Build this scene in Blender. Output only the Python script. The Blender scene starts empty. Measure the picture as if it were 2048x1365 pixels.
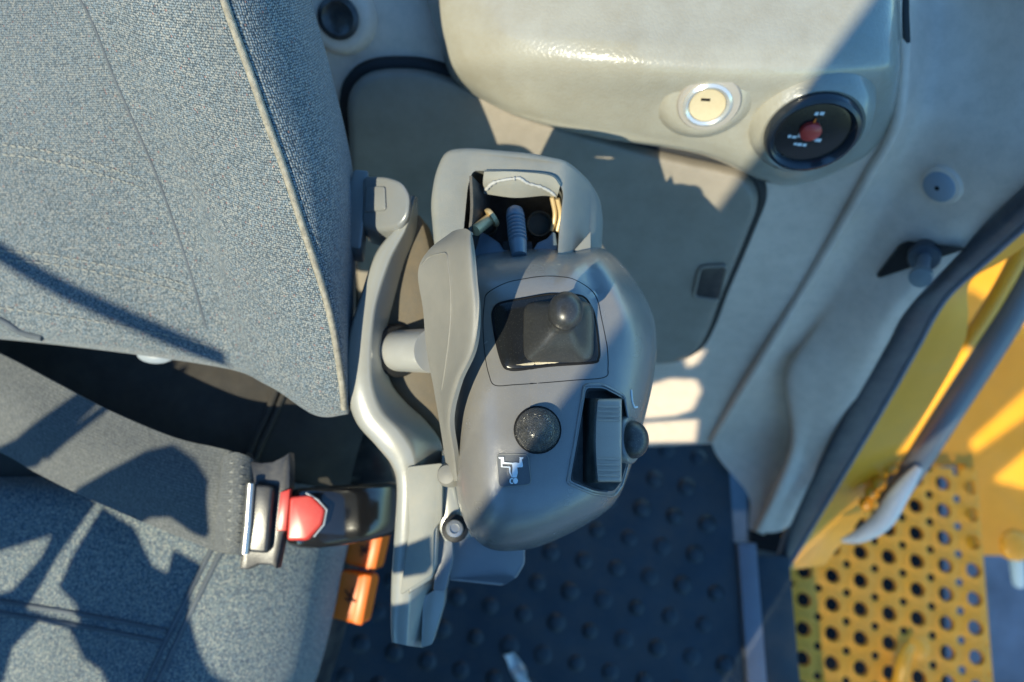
import bpy, bmesh, math, random
from mathutils import Vector, Matrix
from mathutils.bvhtree import BVHTree
random.seed(7)
R = math.radians
scene = bpy.context.scene
COL = scene.collection

# ------------------------------------------------------------------ camera
TILT = R(13.0)
CAM = Vector((0.0, 0.0, 1.15))
LENS = 24.0
cam_d = bpy.data.cameras.new('camera')
cam_d.lens = LENS
cam_d.sensor_width = 36.0
cam_d.clip_start = 0.02
cam_d.clip_end = 200.0
cam_d.dof.use_dof = True
cam_d.dof.focus_distance = 0.415
cam_d.dof.aperture_fstop = 4.2
cam_o = bpy.data.objects.new('camera', cam_d)
cam_o.location = CAM
cam_o.rotation_euler = (TILT, 0, 0)
COL.objects.link(cam_o)
scene.camera = cam_o

# ------------------------------------------------------------------ world and sun
SUN_EL = R(47.0)
SUN_AZ = Vector((-0.614, -0.789))            # towards the sun, seen from above
TO_SUN = Vector((SUN_AZ.x * math.cos(SUN_EL), SUN_AZ.y * math.cos(SUN_EL), math.sin(SUN_EL)))
world = bpy.data.worlds.new('World')
scene.world = world
world.use_nodes = True
wn = world.node_tree.nodes
wl = world.node_tree.links
sky = wn.new('ShaderNodeTexSky')
sky.sky_type = 'NISHITA'
sky.sun_disc = False
sky.sun_elevation = SUN_EL
sky.sun_rotation = math.atan2(SUN_AZ.x, SUN_AZ.y)
sky.air_density = 1.0
sky.dust_density = 0.0
sky.ozone_density = 7.0
wn['Background'].inputs['Strength'].default_value = 0.15
tint = wn.new('ShaderNodeMix')
tint.data_type = 'RGBA'
tint.blend_type = 'MULTIPLY'
tint.inputs['Factor'].default_value = 1.0
tint.inputs['B'].default_value = (0.66, 0.97, 1.0, 1)
wl.new(sky.outputs['Color'], tint.inputs['A'])
wl.new(tint.outputs['Result'], wn['Background'].inputs['Color'])
sun_d = bpy.data.lights.new('sun', 'SUN')
sun_d.energy = 3.1
sun_d.angle = R(0.5)
sun_d.color = (1.0, 0.93, 0.70)
sun_o = bpy.data.objects.new('sun', sun_d)
sun_o.location = TO_SUN * 10
sun_o.rotation_euler = (-TO_SUN).to_track_quat('-Z', 'Y').to_euler()
COL.objects.link(sun_o)
vs = scene.view_settings
vs.view_transform = 'Standard'
vs.look = 'None'
vs.exposure = 1.2
vs.gamma = 1.0
vs.use_curve_mapping = False
scene.cycles.max_bounces = 8
try:
    scene.cycles.use_denoising = True
except Exception:
    pass

# ------------------------------------------------------------------ measuring helpers
F = 2048.0 * LENS / 36.0
ST, CT = math.sin(TILT), math.cos(TILT)

def ray(px, py):
    x = (px - 1024.0) / F
    y = (682.5 - py) / F
    return Vector((x, y * CT + ST, y * ST - CT))

def P(px, py, d):
    return CAM + ray(px, py) * d

def H(px, py, z):
    r = ray(px, py)
    return CAM + r * ((z - CAM.z) / r.z)

def hit(bvh, px, py):
    loc, nor, i, d = bvh.ray_cast(CAM, ray(px, py).normalized())
    if loc is None:
        return None, None
    if nor.dot(CAM - loc) < 0:
        nor = -nor
    return loc, nor

# ------------------------------------------------------------------ materials
MATS = {}

def nodes_of(name):
    m = bpy.data.materials.new(name)
    m.use_nodes = True
    nt = m.node_tree
    return m, nt, nt.nodes, nt.links, nt.nodes['Principled BSDF']

def mat(name, col, rough=0.5, spec=0.5, metal=0.0, var=0.10, vscale=14.0, bump=0.0, bscale=900.0,
        coat=0.0, dust=0.0, dust_col=(0.42, 0.38, 0.30), dscale=40.0, rvar=0.0, grain=False, speck=0.0):
    if name in MATS:
        return MATS[name]
    m, nt, N, L, b = nodes_of(name)
    tc = N.new('ShaderNodeTexCoord')
    n1 = N.new('ShaderNodeTexNoise')
    n1.inputs['Scale'].default_value = vscale
    n1.inputs['Detail'].default_value = 6
    n1.inputs['Roughness'].default_value = 0.65
    L.new(tc.outputs['Object'], n1.inputs['Vector'])
    rp = N.new('ShaderNodeValToRGB')
    rp.color_ramp.elements[0].position = 0.3
    rp.color_ramp.elements[1].position = 0.7
    rp.color_ramp.elements[0].color = (*[c * (1 - var) for c in col], 1)
    rp.color_ramp.elements[1].color = (*[min(1, c * (1 + var)) for c in col], 1)
    L.new(n1.outputs['Fac'], rp.inputs['Fac'])
    out = rp.outputs['Color']
    if dust > 0:
        n2 = N.new('ShaderNodeTexNoise')
        n2.inputs['Scale'].default_value = dscale
        n2.inputs['Detail'].default_value = 9
        n2.inputs['Roughness'].default_value = 0.75
        L.new(tc.outputs['Object'], n2.inputs['Vector'])
        r2 = N.new('ShaderNodeMapRange')
        r2.inputs['From Min'].default_value = 0.42
        r2.inputs['From Max'].default_value = 0.78
        r2.inputs['To Max'].default_value = dust
        L.new(n2.outputs['Fac'], r2.inputs['Value'])
        mx = N.new('ShaderNodeMix')
        mx.data_type = 'RGBA'
        L.new(r2.outputs['Result'], mx.inputs['Factor'])
        L.new(out, mx.inputs['A'])
        mx.inputs['B'].default_value = (*dust_col, 1)
        out = mx.outputs['Result']
    if speck > 0:
        v = N.new('ShaderNodeTexVoronoi')
        v.inputs['Scale'].default_value = 900
        L.new(tc.outputs['Object'], v.inputs['Vector'])
        r3 = N.new('ShaderNodeMapRange')
        r3.inputs['From Min'].default_value = 0.10
        r3.inputs['From Max'].default_value = 0.22
        r3.inputs['To Min'].default_value = speck
        r3.inputs['To Max'].default_value = 0.0
        L.new(v.outputs['Distance'], r3.inputs['Value'])
        m3 = N.new('ShaderNodeMix')
        m3.data_type = 'RGBA'
        L.new(r3.outputs['Result'], m3.inputs['Factor'])
        L.new(out, m3.inputs['A'])
        m3.inputs['B'].default_value = (*dust_col, 1)
        out = m3.outputs['Result']
    L.new(out, b.inputs['Base Color'])
    b.inputs['Roughness'].default_value = rough
    if rvar > 0:
        r4 = N.new('ShaderNodeMapRange')
        r4.inputs['From Min'].default_value = 0.3
        r4.inputs['From Max'].default_value = 0.7
        r4.inputs['To Min'].default_value = max(0.03, rough - rvar)
        r4.inputs['To Max'].default_value = min(1, rough + rvar)
        n5 = N.new('ShaderNodeTexNoise')
        n5.inputs['Scale'].default_value = 60
        n5.inputs['Detail'].default_value = 8
        L.new(tc.outputs['Object'], n5.inputs['Vector'])
        L.new(n5.outputs['Fac'], r4.inputs['Value'])
        L.new(r4.outputs['Result'], b.inputs['Roughness'])
    b.inputs['Specular IOR Level'].default_value = spec
    b.inputs['Metallic'].default_value = metal
    b.inputs['Coat Weight'].default_value = coat
    b.inputs['Coat Roughness'].default_value = 0.12
    if bump > 0:
        bp = N.new('ShaderNodeBump')
        bp.inputs['Strength'].default_value = bump
        bp.inputs['Distance'].default_value = 0.0006
        if grain:
            v = N.new('ShaderNodeTexVoronoi')
            v.feature = 'DISTANCE_TO_EDGE'
            v.inputs['Scale'].default_value = bscale
            nd = N.new('ShaderNodeTexNoise')
            nd.inputs['Scale'].default_value = bscale * 0.45
            nd.inputs['Detail'].default_value = 3
            L.new(tc.outputs['Object'], nd.inputs['Vector'])
            mxv = N.new('ShaderNodeMix')
            mxv.data_type = 'VECTOR'
            mxv.inputs['Factor'].default_value = 0.0012
            L.new(tc.outputs['Object'], mxv.inputs['A'])
            L.new(nd.outputs['Color'], mxv.inputs['B'])
            L.new(mxv.outputs['Result'], v.inputs['Vector'])
            rr = N.new('ShaderNodeMapRange')
            rr.inputs['From Max'].default_value = 0.16
            L.new(v.outputs['Distance'], rr.inputs['Value'])
            L.new(rr.outputs['Result'], bp.inputs['Height'])
        else:
            n3 = N.new('ShaderNodeTexNoise')
            n3.inputs['Scale'].default_value = bscale
            n3.inputs['Detail'].default_value = 3
            L.new(tc.outputs['Object'], n3.inputs['Vector'])
            L.new(n3.outputs['Fac'], bp.inputs['Height'])
        L.new(bp.outputs['Normal'], b.inputs['Normal'])
    MATS[name] = m
    return m

def fabric(name, tones, gap, su, sv, bump=0.8, rough=0.9):
    """woven cloth: UV in metres, one bead per stitch, each bead its own yarn tone"""
    m, nt, N, L, b = nodes_of(name)
    tc = N.new('ShaderNodeTexCoord')
    mp = N.new('ShaderNodeMapping')
    mp.inputs['Scale'].default_value = (su, sv, 1)
    L.new(tc.outputs['UV'], mp.inputs['Vector'])
    v = N.new('ShaderNodeTexVoronoi')
    v.inputs['Scale'].default_value = 1.0
    v.inputs['Randomness'].default_value = 0.42
    L.new(mp.outputs['Vector'], v.inputs['Vector'])
    sep = N.new('ShaderNodeSeparateColor')
    L.new(v.outputs['Color'], sep.inputs['Color'])
    rp = N.new('ShaderNodeValToRGB')
    rp.color_ramp.interpolation = 'CONSTANT'
    el = rp.color_ramp.elements
    while len(el) < len(tones):
        el.new(0.5)
    for e, (p, c) in zip(el, tones):
        e.position = p
        e.color = (*c, 1)
    L.new(sep.outputs[0], rp.inputs['Fac'])
    r2 = N.new('ShaderNodeMapRange')
    r2.inputs['From Min'].default_value = 0.32
    r2.inputs['From Max'].default_value = 0.58
    L.new(v.outputs['Distance'], r2.inputs['Value'])
    mx = N.new('ShaderNodeMix')
    mx.data_type = 'RGBA'
    L.new(r2.outputs['Result'], mx.inputs['Factor'])
    L.new(rp.outputs['Color'], mx.inputs['A'])
    mx.inputs['B'].default_value = (*gap, 1)
    n1 = N.new('ShaderNodeTexNoise')
    n1.inputs['Scale'].default_value = 9
    n1.inputs['Detail'].default_value = 4
    L.new(tc.outputs['Object'], n1.inputs['Vector'])
    r3 = N.new('ShaderNodeMapRange')
    r3.inputs['To Min'].default_value = 0.8
    r3.inputs['To Max'].default_value = 1.2
    L.new(n1.outputs['Fac'], r3.inputs['Value'])
    hs = N.new('ShaderNodeHueSaturation')
    L.new(r3.outputs['Result'], hs.inputs['Value'])
    L.new(mx.outputs['Result'], hs.inputs['Color'])
    L.new(hs.outputs['Color'], b.inputs['Base Color'])
    b.inputs['Roughness'].default_value = rough
    b.inputs['Specular IOR Level'].default_value = 0.25
    b.inputs['Sheen Weight'].default_value = 0.25
    bp = N.new('ShaderNodeBump')
    bp.invert = True
    bp.inputs['Strength'].default_value = bump
    bp.inputs['Distance'].default_value = 0.0011
    L.new(v.outputs['Distance'], bp.inputs['Height'])
    L.new(bp.outputs['Normal'], b.inputs['Normal'])
    return m

SEAT = fabric('seat_weave', [(0.0, (0.18, 0.22, 0.24)), (0.22, (0.235, 0.265, 0.275)), (0.45, (0.29, 0.305, 0.295)),
                             (0.68, (0.19, 0.245, 0.285)), (0.88, (0.32, 0.325, 0.305)), (0.990, (0.28, 0.16, 0.14))],
              (0.035, 0.052, 0.068), 720, 640)
SEAT2 = fabric('cushion_weave', [(0.0, (0.22, 0.255, 0.24)), (0.5, (0.31, 0.325, 0.285)), (0.8, (0.19, 0.235, 0.245))],
               (0.05, 0.07, 0.10), 520, 430)
WEB = fabric('belt_weave', [(0.0, (0.13, 0.138, 0.134)), (0.5, (0.165, 0.17, 0.16)), (0.8, (0.11, 0.118, 0.122))],
             (0.06, 0.066, 0.068), 420, 1200, bump=0.5, rough=0.6)

BEIGE = mat('beige_trim', (0.42, 0.44, 0.40), 0.42, 0.5, var=0.07, vscale=9, bump=0.22, bscale=420, dust=0.30,
            dust_col=(0.23, 0.19, 0.12), dscale=14)
GRAIN = mat('grained_vinyl', (0.31, 0.30, 0.25), 0.30, 0.5, var=0.06, vscale=10, coat=0.7, bump=0.22, bscale=260, grain=True,
            dust=0.42, dust_col=(0.20, 0.165, 0.10), dscale=30)
GREYTRIM = mat('grey_trim', (0.70, 0.56, 0.45), 0.48, 0.45, var=0.08, vscale=9, bump=0.2, bscale=500, dust=0.30,
               dust_col=(0.24, 0.20, 0.14), dscale=70, speck=0.08)
HATCHM = mat('hatch_plastic', (0.27, 0.235, 0.19), 0.45, 0.45, var=0.08, vscale=10, bump=0.2, bscale=480, dust=0.40,
             dust_col=(0.11, 0.095, 0.07), dscale=34)
RUBBER = mat('black_rubber', (0.014, 0.014, 0.015), 0.6, 0.4, var=0.3, bump=0.2)
POD = mat('pod_plastic', (0.168, 0.162, 0.152), 0.22, 1.0, var=0.08, vscale=20, coat=0.25, bump=0.28, bscale=2200, dust=0.16,
          dust_col=(0.30, 0.26, 0.19), dscale=34, rvar=0.06, speck=0.35)
WING = mat('wing_plastic', (0.185, 0.18, 0.16), 0.5, 0.5, var=0.06, bump=0.28, bscale=2200, dust=0.15)
HOUS = mat('housing_plastic', (0.205, 0.21, 0.19), 0.55, 0.45, var=0.10, bump=0.35, bscale=1500, dust=0.30,
           dust_col=(0.36, 0.30, 0.20), dscale=50)
ARM = mat('painted_arm', (0.255, 0.26, 0.24), 0.27, 0.6, var=0.06, bump=0.06, bscale=500, coat=0.3, dust=0.14,
          dust_col=(0.25, 0.18, 0.09), dscale=30)
ARM2 = mat('dark_arm_paint', (0.17, 0.18, 0.18), 0.28, 0.6, var=0.08, bump=0.1, bscale=500, coat=0.2, dust=0.2, dust_col=(0.25, 0.19, 0.11), dscale=40)
WEBPL = mat('arm_web', (0.085, 0.072, 0.052), 0.6, 0.4, var=0.15, bump=0.2, dust=0.3, dust_col=(0.24, 0.16, 0.07))
GLOSS = mat('black_gloss', (0.010, 0.011, 0.012), 0.24, 0.35, var=0.1, dust_col=(0.30, 0.30, 0.27), speck=0.12, rvar=0.04)
STICK = mat('stick_rubber', (0.024, 0.025, 0.026), 0.36, 0.55, var=0.2, dust=0.16, dust_col=(0.16, 0.16, 0.145), dscale=700, speck=0.45)
GRIT = mat('sand_dust', (0.52, 0.44, 0.30), 0.95, 0.2, var=0.2, vscale=300, bump=1.0, bscale=1500)
BUTTON = mat('black_button', (0.038, 0.04, 0.042), 0.24, 0.6, var=0.2, bump=0.8, bscale=760, grain=True, dust=0.3)
BUTTON2 = mat('side_button', (0.02, 0.021, 0.024), 0.32, 0.55, var=0.2, bump=0.3, dust=0.2, speck=0.4)
ROCKTOP = mat('rocker_face', (0.40, 0.32, 0.25), 0.38, 0.5, var=0.12, bump=0.3, bscale=1800, dust=0.3, speck=0.3)
ROCKBODY = mat('rocker_body', (0.02, 0.026, 0.025), 0.35, 0.5, var=0.2, bump=0.3, dust=0.25)
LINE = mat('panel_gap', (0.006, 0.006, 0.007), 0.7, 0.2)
DECAL = mat('decal_plate', (0.105, 0.11, 0.115), 0.3, 0.5, var=0.05, bump=0.2, bscale=2600, speck=0.2)
WHITE = mat('white_print', (0.72, 0.76, 0.76), 0.5, 0.4, var=0.05)
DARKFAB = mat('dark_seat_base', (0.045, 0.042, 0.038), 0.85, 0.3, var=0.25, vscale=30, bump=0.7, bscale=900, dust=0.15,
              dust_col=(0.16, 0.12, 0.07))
BLACKPL = mat('black_plastic', (0.022, 0.023, 0.026), 0.30, 0.5, var=0.15, bump=0.15, dust=0.2)
BUCKLE = mat('buckle_black', (0.012, 0.012, 0.013), 0.16, 0.6, var=0.1, coat=0.4, rvar=0.05)
RED = mat('red_button', (0.50, 0.035, 0.026), 0.32, 0.5, var=0.1, dust=0.12)
ORANGE = mat('orange_plastic', (0.76, 0.155, 0.010), 0.4, 0.5, var=0.06, dust=0.10, dust_col=(0.4, 0.2, 0.05))
PRINT = mat('dark_print', (0.03, 0.02, 0.015), 0.6, 0.3)
STEEL = mat('zinc_steel', (0.55, 0.55, 0.53), 0.34, 0.5, metal=0.9, var=0.1, bump=0.15, dust=0.2)
CHROME = mat('pin_steel', (0.50, 0.50, 0.47), 0.28, 0.6, metal=0.35, var=0.06, dust=0.12)
BRASS = mat('zinc_yellow', (0.60, 0.44, 0.22), 0.4, 0.5, metal=0.3, var=0.12, dust=0.25)
FORK = mat('fork_paint', (0.10, 0.15, 0.20), 0.32, 0.5, var=0.12, bump=0.2, dust=0.2)
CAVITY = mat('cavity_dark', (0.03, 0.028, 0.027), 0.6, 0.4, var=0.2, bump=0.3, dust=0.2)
SCUFF = mat('scuffed_edge', (0.36, 0.36, 0.34), 0.6, 0.4, var=0.15, bump=0.5, bscale=700)
FLOORM = mat('floor_mat', (0.012, 0.028, 0.042), 0.45, 0.5, var=0.25, vscale=12, bump=0.5, bscale=420, dust=0.75,
             dust_col=(0.075, 0.068, 0.055), dscale=11)
SILLM = mat('sill_strip', (0.16, 0.18, 0.22), 0.4, 0.5, var=0.12, bump=0.2, dust=0.2, dust_col=(0.2, 0.18, 0.14))
SEALM = mat('door_seal', (0.045, 0.052, 0.065), 0.42, 0.5, var=0.12, bump=0.2, dust=0.15)
YEL = mat('machine_yellow', (0.96, 0.38, 0.015), 0.28, 0.5, var=0.05, bump=0.06, bscale=300, dust=0.30,
          dust_col=(0.85, 0.42, 0.10), dscale=9)
YEL2 = mat('step_yellow', (0.93, 0.37, 0.02), 0.5, 0.4, var=0.08, bump=0.4, bscale=300, dust=0.40,
           dust_col=(0.62, 0.33, 0.08), dscale=12)
RAILM = mat('rail_grey', (0.17, 0.18, 0.195), 0.35, 0.5, var=0.1)
PALE = mat('pale_plastic', (0.58, 0.60, 0.58), 0.5, 0.5, var=0.06, dust=0.15)
GROUNDM = mat('outside_ground', (0.10, 0.13, 0.17), 0.8, 0.3, var=0.35, vscale=5, bump=0.8, bscale=60)
SOCKETM = mat('socket_plastic', (0.30, 0.28, 0.25), 0.45, 0.5, var=0.06)
RINGM = mat('socket_ring', (0.62, 0.63, 0.60), 0.18, 0.6, metal=0.55, var=0.05)
CREAM = mat('socket_plug', (0.50, 0.42, 0.27), 0.45, 0.5, var=0.12, dust=0.25, dust_col=(0.25, 0.17, 0.08), dscale=80)
DIAL = mat('dial_face', (0.016, 0.016, 0.017), 0.16, 0.5, var=0.2)
BEZEL = mat('dial_bezel', (0.022, 0.028, 0.036), 0.2, 0.6, var=0.1)
CAPM = mat('screw_cap', (0.26, 0.30, 0.34), 0.4, 0.5, var=0.06)
BLOCKM = mat('light_blocker', (0.07, 0.07, 0.07), 0.6, 0.4, var=0.1)  # for the unseen walls and panels added to block light
THREAD = mat('seam_thread', (0.27, 0.27, 0.245), 0.8, 0.3, var=0.15)
SEAMD = mat('seam_gap', (0.10, 0.115, 0.13), 0.9, 0.2, var=0.2)
PIPING = mat('seat_piping', (0.27, 0.25, 0.20), 0.85, 0.3, var=0.35, vscale=240, bump=1.0, bscale=1200)

# ------------------------------------------------------------------ object helpers
def thing(name, label, cat, loc, group=None):
    o = bpy.data.objects.new(name, None)
    o.empty_display_size = 0.03
    o.location = loc
    COL.objects.link(o)
    o['label'] = label
    o['category'] = cat
    if group:
        o['group'] = group
    return o

def origin_of(parent):
    v = Vector((0, 0, 0))
    while parent is not None:
        v = v + parent.location
        parent = parent.parent
    return v

def mesh_obj(name, verts, faces, m, parent=None, smooth=40.0, uvs=None):
    off = origin_of(parent)
    me = bpy.data.meshes.new(name)
    me.from_pydata([tuple(Vector(v) - off) for v in verts], [], faces)
    me.validate()
    bm = bmesh.new()
    bm.from_mesh(me)
    bmesh.ops.recalc_face_normals(bm, faces=bm.faces)
    bm.to_mesh(me)
    bm.free()
    return finish(name, me, m, parent, smooth, uvs)

def finish(name, me, m, parent=None, smooth=40.0, uvs=None):
    for p in me.polygons:
        p.use_smooth = True
    if smooth < 179:
        me.set_sharp_from_angle(angle=R(smooth))
    if uvs is not None:
        uv = me.uv_layers.new(name='UVMap')
        for lp in me.loops:
            uv.data[lp.index].uv = uvs[lp.vertex_index]
    o = bpy.data.objects.new(name, me)
    me.materials.append(m)
    if parent is not None:
        o.parent = parent
    COL.objects.link(o)
    return o

def tag(o, label=None, cat=None, kind=None, group=None):
    if label:
        o['label'] = label
    if cat:
        o['category'] = cat
    if kind:
        o['kind'] = kind
    if group:
        o['group'] = group
    return o

def cr1(p0, p1, p2, p3, t):
    return 0.5 * ((2 * p1) + (p2 - p0) * t + (2 * p0 - 5 * p1 + 4 * p2 - p3) * t * t + (3 * p1 - p0 - 3 * p2 + p3) * t ** 3)

def spline(pts, n, closed=False):
    """n points through pts (any Vector size), evenly spread over the spans"""
    k = len(pts)
    out = []
    if closed:
        for i in range(n):
            s = i * k / n
            a = int(s) % k
            out.append(cr1(pts[(a - 1) % k], pts[a], pts[(a + 1) % k], pts[(a + 2) % k], s - int(s)))
        return out
    for i in range(n):
        s = i * (k - 1) / (n - 1)
        a = min(int(s), k - 2)
        t = s - a
        p1, p2 = pts[a], pts[a + 1]
        p0 = pts[a - 1] if a > 0 else p1 * 2 - p2
        p3 = pts[a + 2] if a + 2 < k else p2 * 2 - p1
        out.append(cr1(p0, p1, p2, p3, t))
    return out

def grid_eval(rows, nu, nv):
    rr = [spline(r, nu) for r in rows]
    cols = [spline([r[j] for r in rr], nv) for j in range(nu)]
    return [[cols[j][i] for j in range(nu)] for i in range(nv)]

def patch(name, rows, nu, nv, m, parent=None, thick=0.01, smooth=60.0, raw=False, px=True, bump_fn=None, crisp=False):
    """smooth sheet through control points, closed into a solid of the given thickness behind it"""
    if px:
        rows = [[P(*c) for c in r] for r in rows]
    if crisp:
        nu = len(rows[0])
        cols_ = [spline([r[j] for r in rows], nv) for j in range(nu)]
        G = [[cols_[j][i] for j in range(nu)] for i in range(nv)]
    else:
        G = grid_eval(rows, nu, nv)
    if bump_fn:
        G = [[bump_fn(p, i / (nv - 1), j / (nu - 1)) for j, p in enumerate(r)] for i, r in enumerate(G)]
    idx = lambda i, j: i * nu + j
    V = [p for r in G for p in r]
    Fc = [(idx(i, j), idx(i, j + 1), idx(i + 1, j + 1), idx(i + 1, j)) for i in range(nv - 1) for j in range(nu - 1)]
    # normals
    NRM = []
    for i in range(nv):
        for j in range(nu):
            du = G[i][min(j + 1, nu - 1)] - G[i][max(j - 1, 0)]
            dv = G[min(i + 1, nv - 1)][j] - G[max(i - 1, 0)][j]
            n = du.cross(dv)
            NRM.append(n.normalized() if n.length > 1e-12 else Vector((0, 0, 1)))
    s = sum((1 if NRM[k].dot(CAM - V[k]) > 0 else -1) for k in range(len(V)))
    sg = 1 if s >= 0 else -1
    # uv in metres
    UV = [None] * (nu * nv)
    mid = nv // 2
    ul = [0.0]
    for j in range(1, nu):
        ul.append(ul[-1] + (G[mid][j] - G[mid][j - 1]).length)
    for j in range(nu):
        acc = 0.0
        for i in range(nv):
            if i:
                acc += (G[i][j] - G[i - 1][j]).length
            UV[idx(i, j)] = (ul[j], acc)
    base = len(V)
    if thick > 0:
        V2 = [V[k] - NRM[k] * (sg * thick) for k in range(base)]
        Fb = [tuple(base + a for a in reversed(f)) for f in Fc]
        rim = [idx(0, j) for j in range(nu)] + [idx(i, nu - 1) for i in range(1, nv)] + \
              [idx(nv - 1, j) for j in range(nu - 2, -1, -1)] + [idx(i, 0) for i in range(nv - 2, 0, -1)]
        Fs = []
        for a in range(len(rim)):
            p, q = rim[a], rim[(a + 1) % len(rim)]
            Fs.append((p, base + p, base + q, q))
        allV, allF, allUV = V + V2, Fc + Fb + Fs, UV + UV
    else:
        allV, allF, allUV = V, Fc, UV
    bvh = BVHTree.FromPolygons([tuple(v) for v in V], Fc)
    o = mesh_obj(name, allV, allF, m, parent, smooth, allUV)
    return (o, bvh, G)

def loft(name, rings, m, parent=None, cap0=True, cap1=True, smooth=50.0, closed=True):
    n = len(rings[0])
    V = [p for r in rings for p in r]
    Fc = []
    for i in range(len(rings) - 1):
        for j in range(n if closed else n - 1):
            k = (j + 1) % n
            Fc.append((i * n + j, i * n + k, (i + 1) * n + k, (i + 1) * n + j))
    if cap0:
        Fc.append(tuple(range(n - 1, -1, -1)))
    if cap1:
        b = (len(rings) - 1) * n
        Fc.append(tuple(range(b, b + n)))
    return mesh_obj(name, V, Fc, m, parent, smooth)

def frame(n, hint=Vector((1, 0, 0))):
    n = n.normalized()
    x = hint - n * hint.dot(n)
    if x.length < 1e-5:
        x = Vector((0, 1, 0)) - n * n.y
    x.normalize()
    return x, n.cross(x), n

def lathe(name, c, axis, prof, m, parent=None, seg=32, smooth=45.0, hint=Vector((1, 0, 0)), sx=1.0, sy=1.0):
    x, y, n = frame(axis, hint)
    rings = []
    for r, h in prof:
        rr = max(r, 1e-5)
        rings.append([c + n * h + x * (math.cos(a) * rr * sx) + y * (math.sin(a) * rr * sy)
                      for a in [2 * math.pi * k / seg for k in range(seg)]])
    return loft(name, rings, m, parent, smooth=smooth)

def tube(name, pts, r, m, parent=None, seg=8, closed=False, n=None, smooth=60.0, rads=None):
    if n:
        pts = spline(pts, n, closed)
    k = len(pts)
    rings = []
    hint = Vector((0.31, 0.2, 0.93))
    for i, p in enumerate(pts):
        a = pts[(i - 1) % k] if (closed or i > 0) else p
        b = pts[(i + 1) % k] if (closed or i < k - 1) else p
        t = (b - a).normalized()
        x = hint - t * hint.dot(t)
        x.normalize()
        y = t.cross(x)
        rr = rads[i] if rads else r
        rings.append([p + x * (math.cos(q) * rr) + y * (math.sin(q) * rr) for q in [2 * math.pi * s / seg for s in range(seg)]])
    if closed:
        rings.append(rings[0])
        V = [p for r_ in rings[:-1] for p in r_]
        Fc = []
        for i in range(k):
            for j in range(seg):
                a, b = i * seg, ((i + 1) % k) * seg
                Fc.append((a + j, a + (j + 1) % seg, b + (j + 1) % seg, b + j))
        return mesh_obj(name, V, Fc, m, parent, smooth)
    return loft(name, rings, m, parent, smooth=smooth)

def prism_bm(pts, vec, bevel=0.0, seg=2, taper=1.0):
    """solid: the outline pts (front face) pushed back by vec; front edges rounded"""
    bm = bmesh.new()
    c = sum(pts, Vector()) / len(pts)
    f = [bm.verts.new(p) for p in pts]
    g = [bm.verts.new(c + (p - c) * taper + vec) for p in pts]
    ff = bm.faces.new(f)
    bm.faces.new(list(reversed(g)))
    for i in range(len(pts)):
        j = (i + 1) % len(pts)
        bm.faces.new((f[j], f[i], g[i], g[j]))
    bmesh.ops.recalc_face_normals(bm, faces=bm.faces)
    if bevel > 0:
        ed = list(ff.edges)
        bmesh.ops.bevel(bm, geom=ed, offset=bevel, segments=seg, profile=0.5, affect='EDGES', clamp_overlap=True)
    return bm

def bm_obj(name, bm, m, parent=None, smooth=35.0):
    off = origin_of(parent)
    for v in bm.verts:
        v.co -= off
    me = bpy.data.meshes.new(name)
    bm.to_mesh(me)
    bm.free()
    return finish(name, me, m, parent, smooth)

def prism(name, pts, vec, m, parent=None, bevel=0.0, seg=2, taper=1.0, smooth=35.0):
    return bm_obj(name, prism_bm(pts, vec, bevel, seg, taper), m, parent, smooth)

def rounded(pts2, r, seg=5):
    """round the corners of a 2-D polygon"""
    out = []
    n = len(pts2)
    for i in range(n):
        a, b, c = Vector(pts2[i - 1]), Vector(pts2[i]), Vector(pts2[(i + 1) % n])
        u, v = (a - b), (c - b)
        rr = min(r, u.length * 0.48, v.length * 0.48)
        p, q = b + u.normalized() * rr, b + v.normalized() * rr
        for k in range(seg + 1):
            t = k / seg
            out.append(p * (1 - t) ** 2 + b * (2 * t * (1 - t)) + q * t * t)
    return out

def boolean(o, cutter_bm, op='DIFFERENCE'):
    me = bpy.data.meshes.new('cut')
    off = origin_of(o.parent) + o.location
    for v in cutter_bm.verts:
        v.co -= off
    cutter_bm.to_mesh(me)
    cutter_bm.free()
    c = bpy.data.objects.new('cut', me)
    if o.parent:
        c.parent = o.parent
    COL.objects.link(c)
    md = o.modifiers.new('b', 'BOOLEAN')
    md.operation = op
    md.solver = 'EXACT'
    md.object = c
    bpy.context.view_layer.update()
    dg = bpy.context.evaluated_depsgraph_get()
    new = bpy.data.meshes.new_from_object(o.evaluated_get(dg))
    o.modifiers.clear()
    old = o.data
    o.data = new
    bpy.data.meshes.remove(old)
    bpy.data.objects.remove(c)
    bpy.data.meshes.remove(me)
    for p in o.data.polygons:
        p.use_smooth = True
    o.data.set_sharp_from_angle(angle=R(38))

def on(bvh, pts, lift=0.0):
    out = []
    for px, py in pts:
        l, n = hit(bvh, px, py)
        if l is not None:
            out.append(l + n * lift)
    return out

def dense(pts, n, closed=False):
    return [(v.x, v.y) for v in spline([Vector(p) for p in pts], n, closed)]

def flat_print(name, bvh, poly, m, parent, lift=0.0004, thick=0.0003):
    """a printed mark: polygon laid on a surface, a hair proud of it"""
    pts = on(bvh, poly, lift)
    c, n = hit(bvh, sum(p[0] for p in poly) / len(poly), sum(p[1] for p in poly) / len(poly))
    return prism(name, pts, -n * thick, m, parent)

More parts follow.
